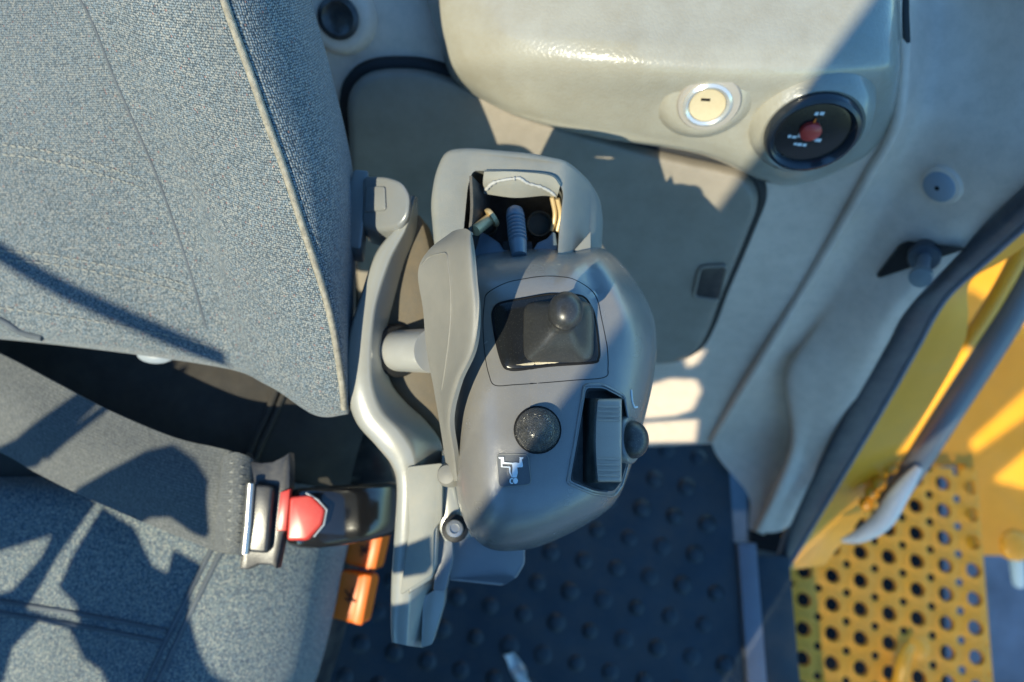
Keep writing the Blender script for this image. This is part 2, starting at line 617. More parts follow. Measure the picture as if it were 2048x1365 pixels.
# ================================================================== THE SETTING
# ---- cab floor mat with studs
fl = mesh_obj('cab_floor', [(-0.95, -0.75, 0), (0.36, -0.75, 0), (0.36, 0.36, 0), (-0.95, 0.36, 0),
                            (-0.95, -0.75, -0.03), (0.36, -0.75, -0.03), (0.36, 0.36, -0.03), (-0.95, 0.36, -0.03)],
              [(0, 1, 2, 3), (4, 5, 6, 7), (0, 1, 5, 4), (1, 2, 6, 5), (2, 3, 7, 6), (3, 0, 4, 7)], FLOORM)
tag(fl, kind='structure', label='dark studded rubber floor mat of the cab')
stud_me = None
def stud_at(p):
    global stud_me
    if stud_me is None:
        o = lathe('stud', Vector((0, 0, 0)), Vector((0, 0, 1)),
                  [(0.0150, 0.0), (0.0122, 0.0034), (0.0082, 0.0054), (0.0035, 0.0061)], FLOORM, fl, seg=12)
        stud_me = o.data
    else:
        o = bpy.data.objects.new('stud', stud_me)
        o.parent = fl
        COL.objects.link(o)
    o.location = p
    k_ = random.uniform(.86, 1.06)
    o.scale = (k_, k_, random.uniform(.55, 1.1))
sa, sb = Vector((0.0525, -0.0125, 0)), Vector((0.0225, 0.047, 0))
o0 = Vector((0.10, -0.25, 0.0))
for i in range(-14, 14):
    for j in range(-9, 9):
        p = o0 + sa * i + sb * j
        d_ = (CAM.z - p.z) * CT + p.y * ST
        yc = p.y * CT + (p.z - CAM.z) * ST
        u_, v_ = 1024 + p.x / d_ * F, 682.5 - yc / d_ * F
        if 640 < u_ < 1470 and 880 < v_ < 1400 and p.x < 0.335:
            stud_at(p)

# sill strips along the door
def world_box(name, x0, x1, y0, y1, z0, z1, m, parent=None, bevel=0.003):
    pts = [Vector((x0, y0, z1)), Vector((x1, y0, z1)), Vector((x1, y1, z1)), Vector((x0, y1, z1))]
    return prism(name, pts, Vector((0, 0, z0 - z1)), m, parent, bevel)
sl = world_box('door_sill', 0.362, 0.392, -0.75, -0.07, -0.05, 0.012, SILLM)
tag(sl, kind='structure', label='grey raised sill strip beside the studded mat')
s2 = world_box('door_sill', 0.394, 0.446, -0.75, -0.09, -0.16, 0.004, FLOORM)
tag(s2, kind='structure', label='dark outer sill ledge above the yellow step')

# ---- side and rear wall panel
wall_rows = [
    [(480, -60, .60), (900, -60, .60), (1250, -60, .60), (1560, -60, .58), (1800, -60, .53)],
    [(480, 220, .665), (900, 220, .665), (1250, 220, .66), (1560, 230, .645), (1792, 245, .60)],
    [(480, 450, .765), (900, 450, .765), (1250, 450, .76), (1500, 450, .74), (1680, 460, .72)],
    [(480, 680, .915), (900, 680, .915), (1200, 680, .91), (1420, 680, .895), (1545, 680, .87)],
    [(480, 895, 1.11), (900, 895, 1.11), (1150, 895, 1.105), (1300, 893, 1.10), (1418, 888, 1.09)]]
wall, WALL, _ = patch('side_wall', wall_rows, 60, 60, GREYTRIM, None, 0.012)
tag(wall, kind='structure', label='grey moulded trim panel of the cab wall behind the pod')

# ---- door pillar
pil_rows = [
    [(1803, -60, .56), (1835, -60, .592), (1870, -60, .603), (1910, -60, .594), (1970, -60, .568), (2060, -60, .53), (2160, -60, .50)],
    [(1811, 120, .58), (1834, 127, .598), (1865, 130, .604), (1905, 131, .597), (1965, 130, .580), (2060, 120, .545), (2150, 120, .52)],
    [(1795, 250, .612), (1820, 262, .624), (1846, 272, .624), (1880, 285, .617), (1935, 308, .600), (2010, 320, .575), (2095, 330, .55)],
    [(1693, 437, .705), (1722, 446, .713), (1752, 453, .712), (1790, 460, .699), (1845, 468, .680), (1900, 472, .66), (1962, 463, .64)],
    [(1612, 572, .795), (1638, 582, .798), (1662, 590, .796), (1690, 598, .784), (1740, 612, .762), (1782, 619, .745), (1818, 614, .735)],
    [(1558, 662, .855), (1588, 672, .864), (1610, 678, .866), (1622, 681, .850), (1690, 694, .822), (1740, 696, .802), (1776, 686, .79)],
    [(1512, 737, .915), (1548, 748, .935), (1570, 756, .938), (1577, 758, .905), (1645, 772, .885), (1700, 770, .865), (1736, 757, .85)],
    [(1424, 882, 1.080), (1500, 893, 1.078), (1576, 884, 1.060), (1584, 884, .992), (1615, 900, .988), (1640, 897, .975), (1660, 886, .96)],
    [(1496, 990, 1.112), (1524, 996, 1.108), (1542, 985, 1.100), (1549, 984, 1.042), (1575, 992, 1.035), (1595, 990, 1.025), (1612, 982, 1.015)],
    [(1498, 1056, 1.118), (1502, 1060, 1.116), (1508, 1062, 1.110), (1514, 1062, 1.088), (1540, 1066, 1.083), (1562, 1062, 1.076), (1580, 1052, 1.07)]]
pillar, PILLAR, _ = patch('door_pillar', pil_rows, 80, 90, GREYTRIM, None, 0.015)
tag(pillar, kind='structure', label='grey sloping door pillar trim beside the open door')

# raised ridge lip between wall and pillar
ridge = [(1803, 20, .558), (1806, 120, .575), (1793, 247, .606), (1742, 345, .652), (1686, 448, .712), (1612, 572, .793),
         (1512, 737, .913), (1424, 882, 1.08)]
rd = tube('trim_ridge', [P(a, b, c - .004) for a, b, c in ridge], 0.006, GREYTRIM, pillar, seg=10, n=50)

# ---- door seal: dark strip following the pillar edge
in_edge = [(2080, 345, .545), (2025, 400, .58), (1940, 484, .645), (1862, 572, .71), (1818, 612, .737), (1776, 690, .80), (1689, 832, .905), (1582, 1050, 1.07), (1560, 1110, 1.115)]
out_edge = [(2130, 375, .555), (2068, 435, .59), (1990, 505, .65), (1905, 580, .715), (1868, 630, .75), (1833, 695, .805), (1752, 838, .915), (1625, 1052, 1.075), (1572, 1140, 1.13)]
seal_rows = []
for a, b in zip(in_edge, out_edge):
    mx = ((a[0] + b[0]) / 2, (a[1] + b[1]) / 2, (a[2] + b[2]) / 2 - .006)
    seal_rows.append([(a[0] - 6, a[1] - 2, a[2] + .03), (a[0], a[1], a[2] + .006), mx, b, (b[0] + 1, b[1], b[2] + .03)])
seal, SEAL, _ = patch('door_seal', seal_rows, 20, 70, SEALM, None, 0.004, smooth=50)
tag(seal, 'dark blue-grey rubber door seal strip running down beside the yellow sill', 'door seal')
edge_lip = tube('seal_lip', [P(b[0] + 1, b[1], b[2] - .001) for b in out_edge], 0.0035, SILLM, seal, n=60)

# ================================================================== ADDED LIGHT BLOCKERS (unseen, behind the camera)
# unseen slab and dash panel added to keep the sun off the right half of the cab
L0 = Vector((0.0434, 0.0756, 0.0))
AZ3 = Vector((SUN_AZ.x, SUN_AZ.y, 0.0))
LAT = Vector((0.789, -0.614, 0.0))

def front_pt(s, lat, z):
    return L0 + AZ3 * s + LAT * lat + Vector((0, 0, z))

def front_slab(name, s, l0, l1, z0, z1, th=0.04, parent=None):
    pts = [front_pt(s, l0, z0), front_pt(s, l1, z0), front_pt(s, l1, z1), front_pt(s, l0, z1)]
    return prism(name, pts, AZ3 * th, BLOCKM, parent, 0.004)

# unseen solid panel added to block the sun, slotted for sun patches
FW = 0.78
fw = prism('sun_panel', [front_pt(FW, a, b) for a, b in [(0, .02), (.44, .02), (.44, 1.5), (.36, 2.05), (0, 2.05)]], AZ3 * .04, BLOCKM)
fw2 = prism('left_shade_wall', [Vector((-1.0, -1.0, 0)), Vector((-1.0, .8, 0)), Vector((-1.0, .8, 1.42)), Vector((-1.0, -1.0, 1.42))], Vector((-.05, 0, 0)), BLOCKM)  # unseen wall added to keep sky light off the left side
# unseen slatted screen added further out: lets a quarter of the sun through
gb = bmesh.new()
PITCH, BAR = 0.0125, 0.0082
for k in range(int(1.55 / PITCH)):
    z_ = 0.02 + k * PITCH
    q = [front_pt(FW + a, l, z_ + h) for a, l, h in [(0, .442, 0), (0, 1.9, 0), (0, 1.9, BAR), (0, .442, BAR), (.002, .442, 0), (.002, 1.9, 0), (.002, 1.9, BAR), (.002, .442, BAR)]]
    v_ = [gb.verts.new(p) for p in q]
    for f in [(0, 1, 2, 3), (7, 6, 5, 4), (0, 4, 5, 1), (3, 2, 6, 7), (0, 3, 7, 4), (1, 5, 6, 2)]:
        gb.faces.new([v_[i] for i in f])
bmesh.ops.recalc_face_normals(gb, faces=gb.faces)
fg = bm_obj('sun_slats', gb, BLOCKM)
tag(fg, kind='structure', label='unseen dark slatted screen added to thin the sun')
tag(fw2, kind='structure', label='unseen dark left wall added to darken the cab')
for o in (fw,):
    tag(o, kind='structure', label='unseen dark panel added to block the sun, with slots for sun patches')
rf = prism('shade_roof', [Vector((-0.62, -0.36, 1.86)), Vector((0.05, -0.36, 1.86)), Vector((0.05, 0.75, 1.86)), Vector((-0.62, 0.75, 1.86))], Vector((0, 0, 0.06)), BLOCKM)  # unseen slab added overhead, sized to darken the left and spare the right
tag(rf, kind='structure', label='unseen dark roof slab added to cut sky light from overhead')
rw = prism('rear_shade_wall', [Vector((-1.0, 0.80, 0.0)), Vector((0.2, 0.80, 0.0)), Vector((0.2, 0.80, 1.05)), Vector((-1.0, 0.80, 1.05))], Vector((0, .05, 0)), BLOCKM)  # unseen wall added to hold back sky light from behind
tag(rw, kind='structure', label='unseen dark rear wall added to cut sky light from behind')
def sun_slot(pts, target=None):  # added slots, shaped to put sun patches on wall, fender and rod
    """cut an opening in an unseen blocker so sun patches land on these points"""
    bm = bmesh.new()
    c_ = sum(pts, Vector()) / len(pts)
    s_ = (c_ - L0).dot(-AZ3) + FW
    m_ = s_ / math.cos(SUN_EL)
    fa = [bm.verts.new(p + TO_SUN * (m_ - .25)) for p in pts]
    fb = [bm.verts.new(p + TO_SUN * (m_ + .35)) for p in pts]
    bm.faces.new(fa)
    bm.faces.new(list(reversed(fb)))
    for i in range(len(fa)):
        j = (i + 1) % len(fa)
        bm.faces.new((fa[j], fa[i], fb[i], fb[j]))
    bmesh.ops.recalc_face_normals(bm, faces=bm.faces)
    boolean(target or fw, bm)
sun_slot(on(WALL, [(1285, 776), (1340, 758), (1392, 760), (1402, 782), (1384, 820), (1350, 832), (1285, 838)]))
sun_slot(on(WALL, [(1285, 847), (1396, 840), (1390, 884), (1285, 886)]))
sun_slot(on(WALL, [(1368, 706), (1412, 700), (1392, 728), (1374, 736)]))
sun_slot([H(a, b, -0.30) for a, b in [(1938, 885), (1950, 905), (2070, 820), (2070, 765)]], fg)
sun_slot([P(1924, 688, .9), P(1948, 700, .9), P(1815, 905, 1.01), P(1795, 893, 1.01)])
sun_slot([H(a, b, -0.30) for a, b in [(1985, 960), (2080, 985), (2080, 880)]], fg)

# ================================================================== HATCH in the wall
def thick_copy(rows, lift, th, nu=70, nv=70):
    G = grid_eval([[P(*c) for c in r] for r in rows], nu, nv)
    bm = bmesh.new()
    A = [[None] * nu for _ in range(nv)]
    B = [[None] * nu for _ in range(nv)]
    for i in range(nv):
        for j in range(nu):
            du = G[i][min(j + 1, nu - 1)] - G[i][max(j - 1, 0)]
            dv = G[min(i + 1, nv - 1)][j] - G[max(i - 1, 0)][j]
            n = du.cross(dv).normalized()
            if n.dot(CAM - G[i][j]) < 0:
                n = -n
            A[i][j] = bm.verts.new(G[i][j] + n * lift)
            B[i][j] = bm.verts.new(G[i][j] + n * (lift - th))
    for i in range(nv - 1):
        for j in range(nu - 1):
            bm.faces.new((A[i][j], A[i][j + 1], A[i + 1][j + 1], A[i + 1][j]))
            bm.faces.new((B[i][j], B[i + 1][j], B[i + 1][j + 1], B[i][j + 1]))
    rim = [(0, j) for j in range(nu)] + [(i, nu - 1) for i in range(1, nv)] + \
          [(nv - 1, j) for j in range(nu - 2, -1, -1)] + [(i, 0) for i in range(nv - 2, 0, -1)]
    for a in range(len(rim)):
        p, q = rim[a], rim[(a + 1) % len(rim)]
        bm.faces.new((A[p[0]][p[1]], B[p[0]][p[1]], B[q[0]][q[1]], A[q[0]][q[1]]))
    bmesh.ops.recalc_face_normals(bm, faces=bm.faces)
    return bm

hatch_px = [(702, 260), (700, 200), (712, 165), (745, 140), (800, 133), (870, 140), (960, 175), (1040, 215), (1200, 262),
            (1330, 296), (1430, 318), (1482, 332), (1510, 362), (1514, 395), (1498, 440), (1470, 508), (1440, 580),
            (1418, 640), (1394, 683), (1358, 704), (1310, 711), (1150, 706), (950, 700), (800, 690), (735, 640), (712, 500), (704, 380)]
hp = dense(hatch_px, 120, True)
hatch = thing('storage_hatch', 'grey recessed hatch cover with black seal and latch in the cab wall', 'hatch', hit(WALL, 1100, 500)[0])
hcx, hcy = 1120, 440
hr = []
for sc_, lift in [(1.0, 0.0), (1.0, 0.010), (0.996, 0.0145), (0.988, 0.0180), (0.976, 0.0202), (0.955, 0.0210), (0.88, 0.0210), (0.76, 0.0210), (0.62, 0.021), (0.46, 0.021), (0.3, 0.021), (0.15, 0.021), (0.04, 0.021)]:
    r_ = []
    for a, b in hp:
        l_, n_ = hit(WALL, hcx + (a - hcx) * sc_, hcy + (b - hcy) * sc_)
        r_.append(l_ + n_ * lift)
    hr.append(r_)
hcov = loft('cover', hr, HATCHM, hatch, smooth=80)
tube('seal', on(WALL, [(hcx + (a - hcx) * 1.010, hcy + (b - hcy) * 1.014) for a, b in hp], 0.002), 0.0075, RUBBER, hatch, closed=True, seg=10)
# latch recess
lp = rounded([(1398, 506), (1452, 502), (1436, 572), (1384, 566)], 12)
prism('latch', on(WALL, lp, 0.0235), Vector((0, 0, -0.010)), BLACKPL, hatch, 0.002)
tube('latch_rim', on(WALL, lp, 0.0232), 0.0018, HATCHM, hatch, closed=True)

# screw boss at the far left
sp, sn = hit(WALL, 682, 34)
scr = thing('screw_boss', 'black screw recess in grey boss beside the seat back at the top', 'screw', sp)
lathe('collar', sp, sn, [(0.034, -0.002), (0.030, 0.008), (0.024, 0.011), (0.0185, 0.010)], GREYTRIM, scr)
lathe('screw_head', sp, sn, [(0.0185, 0.004), (0.0182, 0.013), (0.014, 0.0145), (0.010, 0.0115), (0.004, 0.0115)], BLACKPL, scr)

# ================================================================== CONSOLE
con_rows = [
    [(862, -60, .62), (850, -60, .590), (1000, -60, .550), (1200, -60, .528), (1400, -60, .522), (1600, -60, .520), (1770, -60, .522), (1799, -60, .545)],
    [(885, 40, .63), (870, 40, .592), (1000, 40, .549), (1200, 40, .524), (1400, 40, .517), (1600, 40, .516), (1772, 40, .522), (1801, 40, .552)],
    [(900, 95, .64), (886, 95, .598), (1000, 85, .551), (1200, 94, .522), (1400, 104, .515), (1600, 106, .514), (1776, 108, .525), (1802, 110, .562)],
    [(908, 130, .65), (896, 130, .605), (1003, 128, .560), (1200, 138, .529), (1400, 150, .521), (1600, 152, .521), (1774, 152, .536), (1800, 156, .574)],
    [(918, 158, .66), (908, 156, .618), (1012, 178, .583), (1200, 196, .558), (1400, 212, .553), (1600, 222, .556), (1758, 215, .570), (1793, 218, .594)],
    [(932, 178, .68), (922, 172, .632), (1028, 220, .605), (1200, 256, .594), (1400, 288, .594), (1580, 340, .612), (1725, 298, .614), (1782, 256, .609)],
    [(942, 186, .70), (932, 182, .645), (1040, 236, .622), (1200, 276, .614), (1400, 309, .620), (1572, 372, .650), (1718, 322, .640), (1778, 264, .620)],
    [(945, 182, .72), (936, 178, .68), (1040, 230, .68), (1200, 268, .68), (1400, 301, .685), (1570, 364, .69), (1715, 315, .68), (1776, 260, .645)]]
cons, CONS, _ = patch('console_cover', con_rows, 110, 80, GRAIN, None, 0.004, smooth=80)
tag(cons, 'cream grained vinyl console cover carrying the socket and the red-needle gauge', 'console')
tube('edge_gap', [P(a, b, c - .002) for a, b, c in [(1804, -60, .545), (1807, 30, .555), (1810, 120, .572), (1804, 190, .588), (1795, 240, .602)]], 0.0045, RUBBER, cons, n=30, rads=[0.0042 * (1 - (k / 29) ** 3) + .0004 for k in range(30)])
sp, sn = hit(CONS, 1742, -4)

# socket with raised square surround
c, n = hit(CONS, 1412, 200)
n = ((CAM - c).normalized() * math.cos(R(52)) + Vector((0.05, -1, 0)) * math.sin(R(52))).normalized()
c = c - n * 0.0005
sock = thing('power_socket', 'round cream power socket with silver ring in the console', 'socket', c)
X, Y, Z = frame(n)
def local_poly(c, X, Y, pts, lift=Vector((0, 0, 0))):
    return [c + X * a + Y * b + lift for a, b in pts]
sur = [(v.x, v.y) for v in rounded([(-0.034, -0.030), (0.045, -0.030), (0.045, 0.024), (-0.034, 0.024)], 0.014, 6)]
lathe('surround', c + Z * .001, n, [(0.050, -0.020), (0.040, -0.006), (0.033, 0.0005), (0.028, 0.0026), (0.022, 0.003)], GRAIN, sock, seg=40, smooth=80)
cz = c + Z * 0.004 + X * 0.002
lathe('flange', cz, n, [(0.0250, -0.004), (0.0250, 0.001), (0.0238, 0.0026), (0.0190, 0.003)], SOCKETM, sock)
lathe('ring', cz - X * 0.0015, n, [(0.0195, 0.0), (0.0192, 0.0048), (0.0170, 0.0062), (0.0148, 0.0050), (0.0140, 0.001)], RINGM, sock)
lathe('plug', cz - X * 0.0015, n, [(0.0142, 0.0), (0.0140, 0.0044), (0.012, 0.0042), (0.003, 0.0040)], CREAM, sock)
prism('slot', local_poly(cz - X * 0.0015, X, Y, [(-0.006, 0.004), (0.001, 0.004), (0.001, 0.006), (-0.006, 0.006)], Z * 0.0048), -Z * 0.001, LINE, sock)

# gauge
c, n = hit(CONS, 1618, 240)
n = ((CAM - c).normalized() * math.cos(R(57)) + Vector((0.12, -1, 0)) * math.sin(R(57))).normalized()
c = c + n * 0.014
X, Y, Z = frame(n)
g = thing('dial_gauge', 'round black dial gauge with red needle hub on the console', 'gauge', c)
GS = 0.90
_lathe, _lp = lathe, local_poly
def lathe(name, c, axis, prof, m, parent=None, **k):
    return _lathe(name, c, axis, [(r * GS, h * GS) for r, h in prof], m, parent, **k)
def local_poly(c, X, Y, pts, lift=Vector((0, 0, 0))):
    return _lp(c, X, Y, [(a * GS, b * GS) for a, b in pts], lift * GS)
c = c - Z * 0.006
lathe('surround', c, n, [(0.066, -0.050), (0.056, -0.012), (0.051, 0.004), (0.0440, 0.0095), (0.0415, 0.008)], GRAIN, g, seg=48)
lathe('bezel', c, n, [(0.0415, -0.002), (0.0415, 0.011), (0.0395, 0.0155), (0.0365, 0.0165), (0.0335, 0.0140), (0.0320, 0.0090)], BEZEL, g, seg=48)
face = lathe('dial', c, n, [(0.0325, 0.000), (0.0325, 0.0102), (0.0300, 0.0106), (0.001, 0.0108)], DIAL, g, seg=48)
lathe('needle_hub', c - X * 0.003 + Y * 0.0035, n, [(0.0092, 0.0108), (0.0092, 0.0150), (0.0078, 0.0162), (0.001, 0.0164)], RED, g, seg=20)
nd = [(-0.0016, 0.0), (0.0016, 0.0), (0.0008, 0.012), (-0.0008, 0.012)]
prism('needle', local_poly(c - X * 0.003 + Y * 0.0045, X, Y, nd, Z * 0.0128), -Z * 0.0006, ORANGE, g)
for q, (a, b, w, h) in enumerate([(-0.004, 0.0215, 0.0032, 0.0034), (0.0005, 0.0220, 0.0036, 0.0034), (-0.019, -0.004, 0.0028, 0.003),
                                  (-0.0145, -0.0045, 0.004, 0.0026), (-0.0105, -0.002, 0.003, 0.005), (0.0075, -0.0065, 0.005, 0.0034),
                                  (0.003, -0.006, 0.003, 0.0018), (-0.0110, -0.0120, 0.003, 0.0026), (-0.0070, -0.0124, 0.004, 0.003), (-0.0025, -0.0126, 0.003, 0.003)]):
    prism('marking', local_poly(c, X, Y, [(a - w / 2, b - h / 2), (a + w / 2, b - h / 2), (a + w / 2, b + h / 2), (a - w / 2, b + h / 2)], Z * 0.0114), -Z * 0.0004, WHITE, g)

lathe, local_poly = _lathe, _lp
# cap screw on the pillar
c, n = hit(PILLAR, 1884, 370)
cs = thing('trim_plug', 'blue-grey round trim plug with centre hole on the door pillar', 'trim plug', c)
lathe('rim', c, n, [(0.020, -0.002), (0.0185, 0.003), (0.0155, 0.0042)], GREYTRIM, cs)
lathe('cap', c, n, [(0.0155, 0.0), (0.0150, 0.0052), (0.0120, 0.0068), (0.0030, 0.0072)], CAPM, cs)
lathe('hole', c, n, [(0.0024, 0.006), (0.0022, 0.0076), (0.0005, 0.0077)], LINE, cs, seg=14)

# door striker in its dark bracket
stk = thing('door_striker', 'dark steel door striker pin on a bracket in the pillar', 'striker', P(1835, 530, .70))
pl = rounded([(1818, 474), (1942, 484), (1868, 576), (1766, 545)], 10, 4)
prism('bracket', on(PILLAR, [(p.x, p.y) for p in pl], 0.009), Vector((0.004, 0.004, -0.016)), RUBBER, stk, 0.0008)
a0, a1 = hit(PILLAR, 1850, 505)[0], P(1842, 552, .648)
tube('pin', [a0, a1], 0.0062, RAILM, stk, seg=20)
ax = (a1 - a0).normalized()
lathe('pin_head', a1, ax, [(0.0102, -0.002), (0.0105, 0.003), (0.0095, 0.006), (0.003, 0.0064)], ARM2, stk, seg=24)
lathe('washer', a0 + ax * 0.004, ax, [(0.0150, -0.003), (0.0150, 0.010), (0.0135, 0.0115), (0.007, 0.0115)], SEALM, stk, seg=24)

# ================================================================== OUTSIDE: yellow machine, step, ground
gd = mesh_obj('ground', [(-6, -6, -1.0), (8, -6, -1.0), (8, 8, -1.0), (-6, 8, -1.0)], [(0, 1, 2, 3)], GROUNDM)
tag(gd, kind='structure', label='blue-grey ground beyond the step')

# yellow sill strip beside the seal
yl = [[(2100, 420, .585), (2150, 440, .62)], [(2058, 440, .60), (2100, 460, .63)], [(1985, 505, .66), (2010, 520, .69)], [(1900, 585, .73), (1940, 566, .75)], [(1865, 640, .77), (1936, 640, .79)],
      [(1835, 695, .81), (1920, 705, .83)], [(1754, 838, .925), (1845, 838, .935)], [(1640, 1035, 1.08), (1740, 1010, 1.085)],
      [(1574, 1142, 1.14), (1650, 1130, 1.14)]]
ysil, _, _ = patch('yellow_sill', [[a, ((a[0] + b[0]) / 2, (a[1] + b[1]) / 2, (a[2] + b[2]) / 2 - .003), b] for a, b in yl], 14, 60, YEL, None, 0.02)
tag(ysil, 'yellow painted door frame strip beside the dark door seal', 'door frame')
# orange bar
rail = thing('grab_rail', 'grey round grab rail outside the door with white end piece', 'grab rail', P(1900, 760, .95))
rp = [P(2130, 450, .80), P(2070, 545, .84), P(1990, 680, .90), P(1910, 805, .96), P(1830, 930, 1.02), P(1775, 1010, 1.06)]
tube('bar', rp, 0.018, RAILM, rail, seg=16, n=30)
tube('end_piece', [P(1838, 935, .99), P(1800, 985, 1.0), P(1765, 1040, 1.01), P(1720, 1072, 1.02), P(1684, 1082, 1.03)], 0.012, PALE, rail, seg=12, n=20,
     rads=[0.003 + 0.012 * math.sin(math.pi * min(1, (k + 1) / 20) ** 0.9) for k in range(20)])
ybar = thing('yellow_rod', 'bright yellow rod along the door frame beside the grab rail', 'rod', P(1900, 740, .97))
tube('rod', [P(2090, 400, .80), P(2042, 505, .82), P(1990, 600, .86), P(1932, 690, .90), P(1855, 812, .97), P(1785, 925, 1.03)], 0.010, YEL, ybar, seg=12, n=30)
for k, (a, b) in enumerate([(1781, 935), (1757, 968), (1744, 986), (1733, 1008)]):
    lathe('bead', P(a, b, 1.02 + .006 * k), (CAM - P(a, b, 1)).normalized(), [(0.006, -0.006), (0.011, 0.0), (0.0095, 0.006), (0.004, 0.009)], YEL, ybar, seg=14)

# yellow fender panels outside
fn = thing('yellow_fender', 'yellow fender plate outside the door beyond the perforated step', 'fender', H(1990, 900, -0.30))
def slab_px(name, px, z, th, m, parent, bevel=0.006):
    return prism(name, [H(a, b, z) for a, b in px], Vector((0, 0, -th)), m, parent, bevel)
slab_px('top_plate', [(1780, 640), (2300, 560), (2350, 1112), (1954, 1112), (1940, 1020), (1930, 930), (1800, 940)], -0.30, 0.03, YEL, fn)
slab_px('upper_plate', [(1915, 560), (2250, 330), (2300, 630), (1950, 690)], -0.05, 0.03, YEL, fn)
pst = thing('post_cap', 'pale post with cap at the corner of the yellow fender', 'post', H(2035, 1150, -0.60))
tube('post', [H(2030, 1095, -0.32), H(2038, 1165, -0.5)], 0.014, PALE, pst, seg=14)
lathe('cap', H(2030, 1092, -0.30), Vector((0, 0, 1)), [(0.030, -0.01), (0.030, 0.004), (0.024, 0.010), (0.004, 0.011)], YEL, pst)

# perforated step plate
ZS = -0.26
A0 = H(1608, 1143, ZS)
E1 = H(1664, 1152, ZS) - A0
E2 = H(1607, 1200, ZS) - A0
step = thing('perforated_step', 'yellow perforated metal step plate with round holes outside the door', 'step', A0)
bm = bmesh.new()
SEG = 32
def cellpt(i, j, u, v, z=0.0):
    return A0 + E1 * (i + u) + E2 * (j + v) + Vector((0, 0, z))
RB, RS = 0.32, 0.14
for i in range(-2, 9):
    for j in range(-6, 7):
        blocked = (i, j) == (4, 2)
        rings = []
        ang = [2 * math.pi * k / SEG for k in range(SEG)]
        outer = []
        for a in ang:
            ca, sa_ = math.cos(a), math.sin(a)
            t = 0.5 / max(abs(ca), abs(sa_))
            best = t
            for cx in (-.5, .5):
                for cy in (-.5, .5):
                    bq = ca * cx + sa_ * cy
                    cc = cx * cx + cy * cy - RS * RS
                    dsc = bq * bq - cc
                    if dsc > 0:
                        tt = bq - math.sqrt(dsc)
                        if 0 < tt < best:
                            best = tt
            outer.append((ca * best, sa_ * best))
        prof = [(None, 0.0), (RB + 0.065, 0.0), (RB + 0.025, 0.0016), (RB, 0.0020), (RB - 0.010, -0.004)]
        for r, z in prof:
            if r is None:
                rings.append([bm.verts.new(cellpt(i, j, u, v, z)) for u, v in outer])
            else:
                rings.append([bm.verts.new(cellpt(i, j, math.cos(a) * r, math.sin(a) * r, z)) for a in ang])
        for p, q in zip(rings, rings[1:]):
            for k in range(SEG):
                k2 = (k + 1) % SEG
                bm.faces.new((p[k], p[k2], q[k2], q[k]))
bmesh.ops.remove_doubles(bm, verts=bm.verts, dist=1e-5)
def cut_plane(bm, p, q, keep):
    """cut along the vertical plane through pixels p and q (at step height), keeping the side of pixel keep"""
    a, b, k = H(p[0], p[1], ZS), H(q[0], q[1], ZS), H(keep[0], keep[1], ZS)
    n = (b - a).cross(Vector((0, 0, 1))).normalized()
    if n.dot(k - a) > 0:
        n = -n
    bmesh.ops.bisect_plane(bm, geom=list(bm.verts) + list(bm.edges) + list(bm.faces), plane_co=a, plane_no=n, clear_outer=True)
K = (1750, 1150)
cut_plane(bm, (1562, 1300), (1566, 1150), K)
cut_plane(bm, (1952, 1000), (1980, 1365), K)
cut_plane(bm, (1800, 930), (1940, 940), K)
bmesh.ops.recalc_face_normals(bm, faces=bm.faces)
plate = bm_obj('tread_plate', bm, YEL2, step)
sol = plate.modifiers.new('solid', 'SOLIDIFY')
sol.thickness = 0.004
sol.offset = -1
tube('folded_edge', [H(1947, 935, ZS - .002), H(1952, 1000, ZS - .002), H(1980, 1365, ZS - .002), H(1986, 1440, ZS - .002)], 0.005, YEL2, step, seg=10)
bp_ = A0 + E1 * 4 + E2 * 2
lathe('bolt_head', bp_, Vector((0, 0, 1)), [(0.020, -0.01), (0.019, 0.006), (0.014, 0.010), (0.003, 0.011)], YEL, step, seg=20)
# bright tie bar lying on the step
tie = tube('yellow_tie', [H(1790, 1420, ZS + .02), H(1800, 1360, ZS + .03), H(1808, 1320, ZS + .04), H(1822, 1290, ZS + .03)], 0.011, YEL, None, seg=12, n=20,
           rads=[0.013 - 0.006 * (k / 19) ** 3 for k in range(20)])
tag(tie, 'bright yellow rod end lying on the perforated step', 'rod')
# dark tray under the step
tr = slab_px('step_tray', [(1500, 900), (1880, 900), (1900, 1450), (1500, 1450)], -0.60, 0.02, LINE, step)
tag(tr, label='dark tray below the holes')

